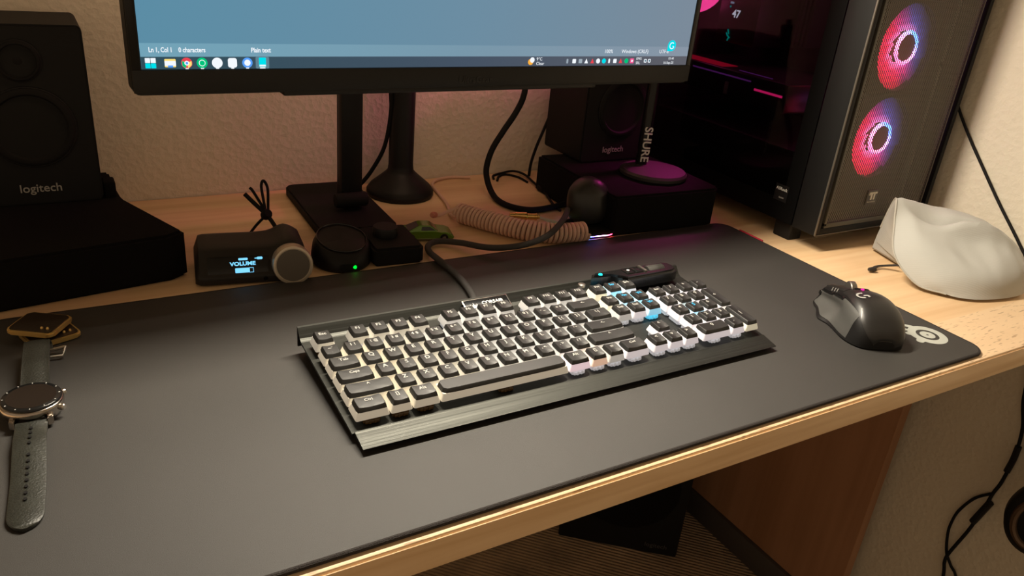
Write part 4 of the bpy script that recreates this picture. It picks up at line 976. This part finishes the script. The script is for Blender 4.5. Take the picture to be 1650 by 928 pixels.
# body panels
bm = NB()
box(bm, *C_(cx0 + .004, cx1 - .004, .1205, cy1, cz0, cz0 + .004)); box(bm, *C_(cx0 + .004, cx1 - .004, .1205, cy1, cz1 - .004, cz1))
box(bm, *C_(cx1 - .010, cx1, .128, cy1, cz0, cz1)); box(bm, *C_(cx0 + .004, cx1 - .004, cy1 - .003, cy1, cz0, cz1))
obj('chassis', bm, case_in, pc, smooth=False)
obj('power_supply_cover', B(*C_(cx0 + .006, cx1 - .012, .135, cy1 - .004, cz0 + .005, .118), bev=.002), case_in, pc)
obj('motherboard', B(*C_(.890, .894, .20, .47, .125, .43)), mat('board', (.02, .018, .020), .6), pc, smooth=False)
# glass side with painted border
bm = NB()
gy0, gy1, gz0, gz1 = .121, cy1, cz0 + .001, cz1 - .001
obj('glass_panel', B(*C_(cx0 + .0005, cx0 + .0040, gy0, gy1, gz0, gz1)), glass_pane('smoked_glass', (.50, .47, .48), .02), pc, smooth=False, label='smoked glass side panel')
bm = NB()
for q in ((gy0, .145, gz0, gz1), (.145, gy1, gz0, gz0 + .030), (gy1 - .012, gy1, gz0, gz1), (.145, gy1, gz1 - .02, gz1)): box(bm, *C_(cx0 - .0002, cx0 + .0004, *q))
obj('glass_border', bm, mat('border_black', (.004, .004, .004), .5, spec=.08), pc, smooth=False)
for x in (cx0 + .012, cx1 - .035):
    for y in (.128, .44):
        bm = NB(); prism(bm, rrect(.026, .030, .003, 3, x + .008 - PL.x, y - PL.y + .012), 0, cz0 - PL.z + .001, bev=.001); obj('foot', bm, blk, pc)
# sticker on glass
stk = obj('sticker', B(*C_(cx0 - .0006, cx0 - .0001, .1385, .1615, .0475, .0705)), mat('sticker_black', (.01, .01, .01), .4), pc, smooth=False)
text('sticker_text', 'ASRock', .0062, white_m, stk, TR(cx0 - .0008 - PL.x, .150 - PL.y, .0645 - PL.z) @ RZ(-90) @ RX(90))
text('sticker_text', 'B650M', .0030, grey_print, stk, TR(cx0 - .0008 - PL.x, .148 - PL.y, .0525 - PL.z) @ RZ(-90) @ RX(90))
# front fans
ring_m = ramp_glow('fan_ring', [(0, (1.0, .10, .35)), (.45, (1.0, .30, .70)), (.62, (.75, .35, 1.0)), (.80, (.12, .30, 1.0)), (1, (.08, .30, 1.0))], (0, math.radians(50), 0), 9, 1 / .052, .5)
blade_m = ramp_glow('fan_blades', [(0, (1.0, .008, .05)), (.35, (.80, .008, .07)), (.55, (.26, .02, .16)), (.72, (.05, .04, .20)), (1, (.012, .010, .03))], (0, math.radians(30), 0), 5.0, 1 / .115, .5)  # ring light on the translucent blades put into their emission
def radial_boost(m, r0, r1, k0, k1, tint):
    nt = m.node_tree; L = nt.links.new; em = [n for n in nt.nodes if n.type == 'EMISSION'][0]
    tc = [n for n in nt.nodes if n.type == 'TEX_COORD'][0]; sp = nt.nodes.new('ShaderNodeSeparateXYZ'); L(tc.outputs['Object'], sp.inputs[0])
    cb = nt.nodes.new('ShaderNodeCombineXYZ'); L(sp.outputs['X'], cb.inputs['X']); L(sp.outputs['Z'], cb.inputs['Z'])
    ln = nt.nodes.new('ShaderNodeVectorMath'); ln.operation = 'LENGTH'; L(cb.outputs[0], ln.inputs[0])
    mr = nt.nodes.new('ShaderNodeMapRange'); mr.inputs['From Min'].default_value = r0; mr.inputs['From Max'].default_value = r1; mr.inputs['To Min'].default_value = k0; mr.inputs['To Max'].default_value = k1; mr.interpolation_type = 'SMOOTHSTEP'
    L(ln.outputs['Value'], mr.inputs['Value']); L(mr.outputs[0], em.inputs['Strength'])
    src = em.inputs['Color'].links[0].from_socket; mx = nt.nodes.new('ShaderNodeMix'); mx.data_type = 'RGBA'; mx.inputs[7].default_value = (*tint, 1)
    m2 = nt.nodes.new('ShaderNodeMapRange'); m2.inputs['From Min'].default_value = r0; m2.inputs['From Max'].default_value = r0 + .012; m2.inputs['To Min'].default_value = .45; m2.inputs['To Max'].default_value = 0; L(ln.outputs['Value'], m2.inputs['Value'])
    L(m2.outputs[0], mx.inputs[0]); L(src, mx.inputs[6]); L(mx.outputs[2], em.inputs['Color'])
radial_boost(blade_m, .020, .056, 7.0, 1.6, (1.0, .25, .6))
frame_fan = mat('fan_frame', (.02, .02, .02), .5)
for zc_ in (.140, .263, .386):
    fx, fy = .838 - PL.x, .113 - PL.y; fz = zc_ - PL.z
    bm = NB()
    n = 48
    sq = []
    for k in range(n):
        a = 2 * PI * k / n; ca, sa = math.cos(a), math.sin(a); q = .060 / max(abs(ca), abs(sa)); sq.append((ca * q, sa * q))
    ci = [(.0570 * math.cos(2 * PI * k / n), .0570 * math.sin(2 * PI * k / n)) for k in range(n)]
    V = {}
    for nm_, src in (('s', sq), ('c', ci)):
        for yy in (0, .024): V[(nm_, yy)] = [bm.verts.new((fx + p[0], fy + yy, fz + p[1])) for p in src]
    for k in range(n):
        j = (k + 1) % n
        bm.faces.new([V['s', 0][k], V['s', 0][j], V['c', 0][j], V['c', 0][k]]); bm.faces.new([V['s', .024][k], V['c', .024][k], V['c', .024][j], V['s', .024][j]])
        bm.faces.new([V['s', 0][k], V['s', .024][k], V['s', .024][j], V['s', 0][j]]); bm.faces.new([V['c', 0][k], V['c', 0][j], V['c', .024][j], V['c', .024][k]])
    fan = obj('fan', bm, frame_fan, pc, ang=30)
    bm = NB()
    for b_ in range(9):
        a0 = 2 * PI * b_ / 9; rows = []
        for i in range(7):
            r = lerp(.0215, .0560, i / 6); row = []
            for j in range(6):
                t = j / 5; a = a0 + (t - .5) * 1.15 + .35 * (i / 6); row.append((fx + r * math.cos(a), fy + .006 + .007 * t, fz + r * math.sin(a)))
            rows.append(row)
        lo_r = rows; hi_r = [[(p[0], p[1] + .0010, p[2]) for p in row] for row in rows]
        A = grid_loft(bm, lo_r, cap=False); Bq = grid_loft(bm, hi_r, cap=False)
        for i in range(6):
            for j in (0, 5): bm.faces.new([A[i][j], A[i + 1][j], Bq[i + 1][j], Bq[i][j]])
        for j in range(5):
            for i in (0, 6): bm.faces.new([A[i][j], A[i][j + 1], Bq[i][j + 1], Bq[i][j]])
    obj('fan_blades', bm, blade_m, fan, ang=60, label='red to blue glowing fan blades')
    bm = NB(); lathe(bm, [(0, 0), (.0160, 0), (.0175, .001), (.0175, .018), (0, .018)], 36, TR(fx, fy + .019, fz) @ RX(90)); obj('fan_hub', bm, mat('hub_dark', (.10, .03, .03), .5, emit=(.5, .02, .05), es=.22), fan, ang=40)
    bm = NB(); tube(bm, [(fx + .0200 * math.cos(a), fy + .0015, fz + .0200 * math.sin(a)) for a in [2 * PI * k / 40 for k in range(40)]], .0026, 8, closed=True); obj('fan_ring', bm, ring_m, fan, label='glowing pink and blue light ring')
# inside: graphics card, cooler with readout, memory, rear fan glow
gpu_m = mat('gpu_shell', (.05, .045, .05), .28, .3)
gp = obj('graphics_card', B(*C_(.735, .888, .205, .462, .155, .196), bev=.003), gpu_m, pc)
mag = glow('magenta_glow', (1.0, .02, .22), 1.3); vio = glow('violet_glow', (.35, .06, .55), .35); blu = glow('blue_glow', (.03, .08, .9), .8)
obj('light_edge_or_reflection', B(*C_(.7335, .7355, .212, .265, .1765, .1795)), mag, gp, smooth=False, label='magenta light edge')
obj('light_edge_or_reflection', B(*C_(.7335, .7355, .275, .40, .1865, .1885)), vio, gp, smooth=False, label='violet light edge')
obj('light_edge_or_reflection', B(*C_(.742, .775, .345, .452, .1962, .1968)), glow('red_reflection', (.9, .01, .06), .55), gp, smooth=False, label='painted red reflection on the card top')  # glowing plate stands in for a red reflection on the card's top
obj('light_edge_or_reflection', B(*C_(.7325, .7345, .235, .30, .1985, .1995)), vio, gp, smooth=False, label='violet light edge')
cl = obj('cpu_cooler', B(*C_(.792, .888, .340, .425, .225, .315), bev=.003), mat('cooler_black', (.02, .016, .018), .35), pc)
text('temperature_readout', '47', .0165, glow('readout_white', (.75, .85, 1), 1.6), cl, TR(.7912 - PL.x, .386 - PL.y, .2690 - PL.z) @ RZ(-90) @ RX(90), bold=.0003)
cyg = glow('cyan_mark', (.0, .42, .36), 1.1)
bm = NB()
for q in (((.397, .2450), (.3935, .2380)), ((.399, .2395), (.3950, .2345)), ((.396, .2360), (.3905, .2325)), ((.3925, .2335), (.3945, .2280))):
    tube(bm, [(.7910 - PL.x, q[0][0] - PL.y, q[0][1] - PL.z), (.7910 - PL.x, q[1][0] - PL.y, q[1][1] - PL.z)], .0010, 6)
obj('maker_mark', bm, cyg, cl, label='cyan maker mark')
bm = NB(); lathe(bm, [(0, 0), (.0018, 0), (0, .0008)], 12, TR(.7912 - PL.x, .4010 - PL.y, .2790 - PL.z) @ RY(-90)); obj('unit_dot', bm, cyg, cl)
obj('unit_mark', B(*C_(.7905, .7915, .395, .402, .2835, .2865)), glow('readout_dim', (.4, .5, .7), 1.0), cl, smooth=False)
bm = NB(); lathe(bm, [(0, 0), (.055, 0), (.057, .004), (.055, .008), (0, .008)], 40, TR(.790 - PL.x, .478 - PL.y, .318 - PL.z) @ RX(90))
obj('rear_fan', bm, glow('rear_fan_glow', (1.0, .06, .35), 3.2), pc, label='bright pink glowing rear fan')
for k in range(4):
    obj('memory_stick', B(*C_(.842, .888, .305 - k * .008, .309 - k * .008, .235, .36)), mat('ram_%d' % k, (.02, .02, .02), .4), pc, smooth=False)
obj('card_label', B(*C_(.7328, .7352, .318, .324, .160, .178)), grey_print, gp, smooth=False, label='pale grey label')
obj('drive_light', B(*C_(.7330, .7345, .160, .165, .155, .160)), blu, pc, smooth=False, label='small blue light')
def lamp(name, e, col, loc, rot, sx, sy, par=None, spread=180):
    l_ = bpy.data.lights.new(name, 'AREA'); l_.shape = 'RECTANGLE'; l_.size = sx; l_.size_y = sy; l_.energy = e; l_.color = col; l_.spread = math.radians(spread)
    o_ = bpy.data.objects.new(name, l_); COL.objects.link(o_); o_.location = loc; o_.rotation_euler = rot
    if par: o_.parent = par; o_.location = Vector(loc) - PL
    return o_
# area lamps added for the case's pink glow; some aimed at wall and microphone base
lamp('case_glow', .22, (1.0, .12, .40), (.80, .30, .44), (0, 0, 0), .06, .16, pc)
sgl = lamp('side_glow', .75, (1.0, .15, .38), (.716, .42, .38), (0, 0, 0), .08, .04, pc, 75); sgl.rotation_euler = Vector((-.86, .40, -.38)).to_track_quat('-Z', 'Y').to_euler()
sg2 = lamp('lower_glow', .16, (1.0, .06, .45), (.714, .32, .24), (0, 0, 0), .04, .03, pc, 55); sg2.rotation_euler = Vector((-.55, -.12, -.82)).to_track_quat('-Z', 'Y').to_euler()
lamp('rear_glow', .16, (1.0, .15, .45), (.80, .465, .335), (math.radians(90), 0, 0), .06, .06, pc)

# ================================================================== RIGHT WALL: cable
wc = obj('wall_cable', T([(.957, .30, .42), (.9575, .19, .300), (.9585, .1086, .2124), (.9600, .0818, .1767), (.9605, .0573, .1472), (.9605, .0275, .1151), (.9605, -.0086, .0768), (.9605, -.0426, .0433), (.9600, -.075, .012), (.9590, -.100, -.0018), (.955, -.15, -.0018)], .0021, 8, 8), blk_matte)
tag(wc, 'thin black cable running down the right wall from behind the computer case', 'cable')

# ================================================================== FABRIC BAG
bg = thing('fabric_pouch', 'pale grey cloth drawstring pouch lying rumpled on the desk against the wall', 'pouch', (.85, -.03, ZD))
BGL = Vector((.85, -.03, ZD))
cloth_m = mat('pouch_cloth', (.47, .47, .44), .85, sheen=.1, spec=.2)
nt = cloth_m.node_tree; b_ = nt.nodes['Principled BSDF']; tcn = nt.nodes.new('ShaderNodeTexCoord'); wv = nt.nodes.new('ShaderNodeTexWave'); wv.inputs['Scale'].default_value = 160; wv.bands_direction = 'DIAGONAL'; wv.inputs['Distortion'].default_value = .4
bpn = nt.nodes.new('ShaderNodeBump'); bpn.inputs['Strength'].default_value = .12; bpn.inputs['Distance'].default_value = .0005
nt.links.new(tcn.outputs['Object'], wv.inputs['Vector']); nt.links.new(wv.outputs['Fac'], bpn.inputs['Height']); nt.links.new(bpn.outputs['Normal'], b_.inputs['Normal'])
# each section: front-bottom -> front belly -> crest -> back-bottom
SS = [
 [(.7570, -.0870, .001), (.7400, -.0560, .0040), (.7350, -.0200, .0300), (.7560, .0060, .0620), (.7800, .0290, .0845), (.7960, .0480, .0300), (.8050, .0560, .000)],
 [(.7640, -.0960, .000), (.7500, -.0700, .0180), (.7560, -.0330, .0480), (.7780, .0000, .0700), (.8000, .0300, .0830), (.8180, .0540, .0350), (.8260, .0640, .000)],
 [(.7800, -.1080, .000), (.7740, -.0880, .0270), (.7820, -.0480, .0500), (.8050, -.0150, .0610), (.8380, .0240, .0760), (.8560, .0520, .0380), (.8640, .0620, .000)],
 [(.8020, -.1160, .000), (.8000, -.1030, .0280), (.8120, -.0620, .0500), (.8400, -.0280, .0700), (.8680, .0060, .0730), (.8900, .0400, .0380), (.9000, .0520, .000)],
 [(.8250, -.1210, .000), (.8250, -.1110, .0280), (.8400, -.0760, .0520), (.8680, -.0460, .0660), (.8950, -.0180, .0650), (.9180, .0180, .0340), (.9280, .0300, .000)],
 [(.8480, -.1230, .000), (.8500, -.1160, .0260), (.8650, -.0900, .0470), (.8900, -.0650, .0560), (.9150, -.0380, .0520), (.9360, -.0080, .0280), (.9440, .0040, .000)],
 [(.8640, -.1230, .001), (.8680, -.1180, .0210), (.8820, -.1040, .0340), (.9050, -.0850, .0400), (.9280, -.0600, .0380), (.9450, -.0380, .0220), (.9520, -.0260, .000)],
 [(.8720, -.1210, .003), (.8770, -.1170, .0120), (.8880, -.1090, .0180), (.9080, -.0950, .0230), (.9280, -.0780, .0220), (.9440, -.0600, .0120), (.9500, -.0480, .001)],
]
dense = [spline([Vector(p) for p in s], 8) for s in SS]
cols_n = len(dense[0]); cols = [spline([d_[c] for d_ in dense], 9) for c in range(cols_n)]
rows = []
for i in range(len(cols[0])):
    row = []
    for c in range(cols_n):
        p = cols[c][i].copy(); u_, v_ = i / (len(cols[0]) - 1), c / (cols_n - 1)
        inner = min(1, 4 * v_) * min(1, 5 * (1 - v_)) * min(1, 6 * u_)
        # soft folds running from the mouth crest down to the right
        f1 = math.exp(-((v_ - (.53 - .09 * math.sin(3.1 * (u_ - .25)))) / .028) ** 2) * math.exp(-((u_ - .50) / .22) ** 2)
        f2 = math.exp(-((v_ - (.44 - .12 * (u_ - .3))) / .045) ** 2) * math.exp(-((u_ - .48) / .20) ** 2)
        f3 = math.exp(-((v_ - .20) / .09) ** 2) * math.exp(-((u_ - .72) / .25) ** 2)
        nz_ = noise.noise(Vector((u_ * 5, v_ * 4, 1.3))) * .0035 + noise.noise(Vector((u_ * 13, v_ * 9, 7.3))) * .0010
        p.z += inner * (-.0230 * f1 + .0160 * f2 + .004 * f3 + nz_ * 1.3); p.y += inner * (-.0090 * f2 + .003 * f3)
        p.z = max(p.z, ZD + .0006); row.append(p - BGL)
    rows.append(row)
bm = NB(); grid_loft(bm, rows, True)
obj('cloth', bm, cloth_m, bg, ang=80)
hem = [rows[0][c] for c in range(0, 40)]
bm = NB(); tube(bm, hem, .0011, 8); obj('mouth_hem', bm, mat('seam_grey', (.42, .40, .35), .9), bg)
cordm = mat('cord_black', (.02, .016, .014), .6)
def GL(P): return [tuple(Vector(p) - BGL) for p in P]
cd = obj('drawstring', T(GL([(.7700, -.010, .0060), (.758, .0040, .0010), (.748, .0060, .0004), (.738, .0035, -.0008), (.7320, .0018, -.0008)]), .0013, 8), cordm, bg, label='black drawstring')
obj('drawstring', T(GL([(.7700, -.006, .0050), (.760, .0080, -.0006), (.750, .0095, -.001), (.740, .0065, -.001), (.7340, .0035, -.001)]), .0012, 8), cordm, bg, label='black drawstring')
bm = NB(); lathe(bm, [(0, -.004), (.0022, -.004), (.0030, 0), (.0034, .003), (.0024, .006), (0, .006)], 12, TR(*GL([(.7325, .0025, .0002)])[0]) @ RZ(70) @ RX(90)); obj('cord_end', bm, cordm, cd)

# ================================================================== SUBWOOFER UNDER DESK
sw = thing('subwoofer', 'black subwoofer box standing on the carpet under the desk', 'subwoofer', (.6963, .329, Z_F), (0, 0, math.radians(-40)))
obj('cabinet', B(-.118, .118, 0, .26, 0, .30, .004), blk_matte, sw)
bm = NB(); lathe(bm, [(0, .002), (.03, .0), (.085, .004), (.095, .0045), (.10, .002), (.10, 0), (0, -.004)], 48, TR(0, -.0005, .155) @ RX(90)); obj('driver', bm, foam_blk, sw, ang=40)
text('nameplate', 'logitech', .014, mat('faint_print', (.06, .06, .06), .5), sw, TR(.075, -.0008, .022) @ RX(90))

# ================================================================== HEADPHONES HANGING AT RIGHT + THEIR CABLE
hp = thing('headphones', 'black headphones hanging under the right end of the desk', 'headphones', (.890, -.235, -.338), (0, 0, math.radians(18)))
bm = NB(); lathe(bm, [(0, -.018), (.030, -.018), (.038, -.012), (.0400, .0), (.0385, .010), (.032, .016), (.022, .018), (0, .018)], 44, TR(0, 0, .055) @ Matrix.Diagonal((1, 1, 1.35, 1)) @ RY(90) ); cup = obj('ear_cup', bm, blk, hp, ang=50)
bm = NB(); tube(bm, [(-.019, .026 * math.cos(a), .055 + .036 * math.sin(a)) for a in [2 * PI * k / 32 for k in range(32)]], .0045, 8, closed=True); obj('cup_ring', bm, mat('bronze_ring', (.13, .085, .055), .45, .6), cup)
bm = NB(); lathe(bm, [(0, -.018), (.030, -.018), (.038, -.012), (.0400, .0), (.0385, .010), (.032, .016), (.022, .018), (0, .018)], 44, TR(.02, -.17, .055) @ Matrix.Diagonal((1, 1, 1.35, 1)) @ RY(90)); obj('ear_cup', bm, blk, hp, ang=50)
obj('headband', T([(0, 0, .10), (.002, -.004, .17), (.006, -.03, .235), (.010, -.085, .262), (.014, -.14, .235), (.018, -.166, .17), (.02, -.17, .10)], .010, 10, ry=.004), blk, hp)
obj('hook', T([(.010, -.085, .3055), (.010, -.085, .275), (.010, -.075, .2450), (.010, -.095, .245)], .003, 8), dsilver, hp)
hc = thing('headphone_cable', 'black cable with inline plug hanging down the wall under the desk', 'cable', (.958, -.14, -.35))
def HL(P): return [tuple(Vector(p) - Vector((.958, -.14, -.35))) for p in P]
obj('lead', T(HL([(.940, -.130, -.036), (.955, -.128, -.10), (.958, -.1353, -.1688), (.958, -.1493, -.2121), (.958, -.1542, -.257), (.958, -.1525, -.3026), (.958, -.148, -.3288), (.958, -.1449, -.3603), (.958, -.1375, -.4085), (.958, -.1257, -.4623), (.958, -.1244, -.4827), (.958, -.1308, -.5069), (.956, -.150, -.60), (.950, -.14, -.72)]), .0026, 8), blk_matte, hc)
obj('lead', T(HL([(.9600, -.148, -.3288), (.960, -.128, -.3536), (.960, -.1147, -.3867), (.960, -.1111, -.4117), (.960, -.1123, -.4357), (.960, -.1209, -.4665), (.960, -.1326, -.4818), (.960, -.1508, -.5041), (.956, -.18, -.60), (.950, -.19, -.72)]), .0022, 8), blk_matte, hc)
obj('inline_plug', T(HL([(.9575, -.1500, -.3440), (.9575, -.1440, -.3680), (.9575, -.1385, -.3900)]), .0052, 10, 4), blk, hc)
obj('cable_splitter', T(HL([(.9575, -.1540, -.240), (.9575, -.1545, -.262), (.9575, -.1530, -.285)]), .0045, 10, 4), blk, hc)

# ================================================================== LIGHT
W = bpy.data.worlds.new('room'); SC.world = W; W.use_nodes = True
bg_ = W.node_tree.nodes['Background']; bg_.inputs['Color'].default_value = (1.0, .72, .46, 1); bg_.inputs['Strength'].default_value = .36

# ================================================================== CAMERA
R_ = [(0.8627, -0.4977, 0.0901), (0.1392, 0.4049, 0.9037), (0.4863, 0.767, -0.4185)]
cam = bpy.data.cameras.new('camera'); co = bpy.data.objects.new('camera', cam); COL.objects.link(co)
r_, u_, f_ = [Vector(v).normalized() for v in R_]
u_ = r_.cross(f_).normalized(); r_ = f_.cross(u_).normalized()
co.matrix_world = Matrix(((r_.x, u_.x, -f_.x, -.1698), (r_.y, u_.y, -f_.y, -.55409), (r_.z, u_.z, -f_.z, .36166), (0, 0, 0, 1)))
cam.sensor_width = 36; cam.lens = 1256.69 / 1650 * 36; cam.clip_start = .01; cam.clip_end = 30
SC.camera = co
SC.view_settings.view_transform = 'Standard'; SC.view_settings.look = 'None'; SC.view_settings.gamma = 1; SC.view_settings.use_curve_mapping = False
SC.view_settings.exposure = 0.0
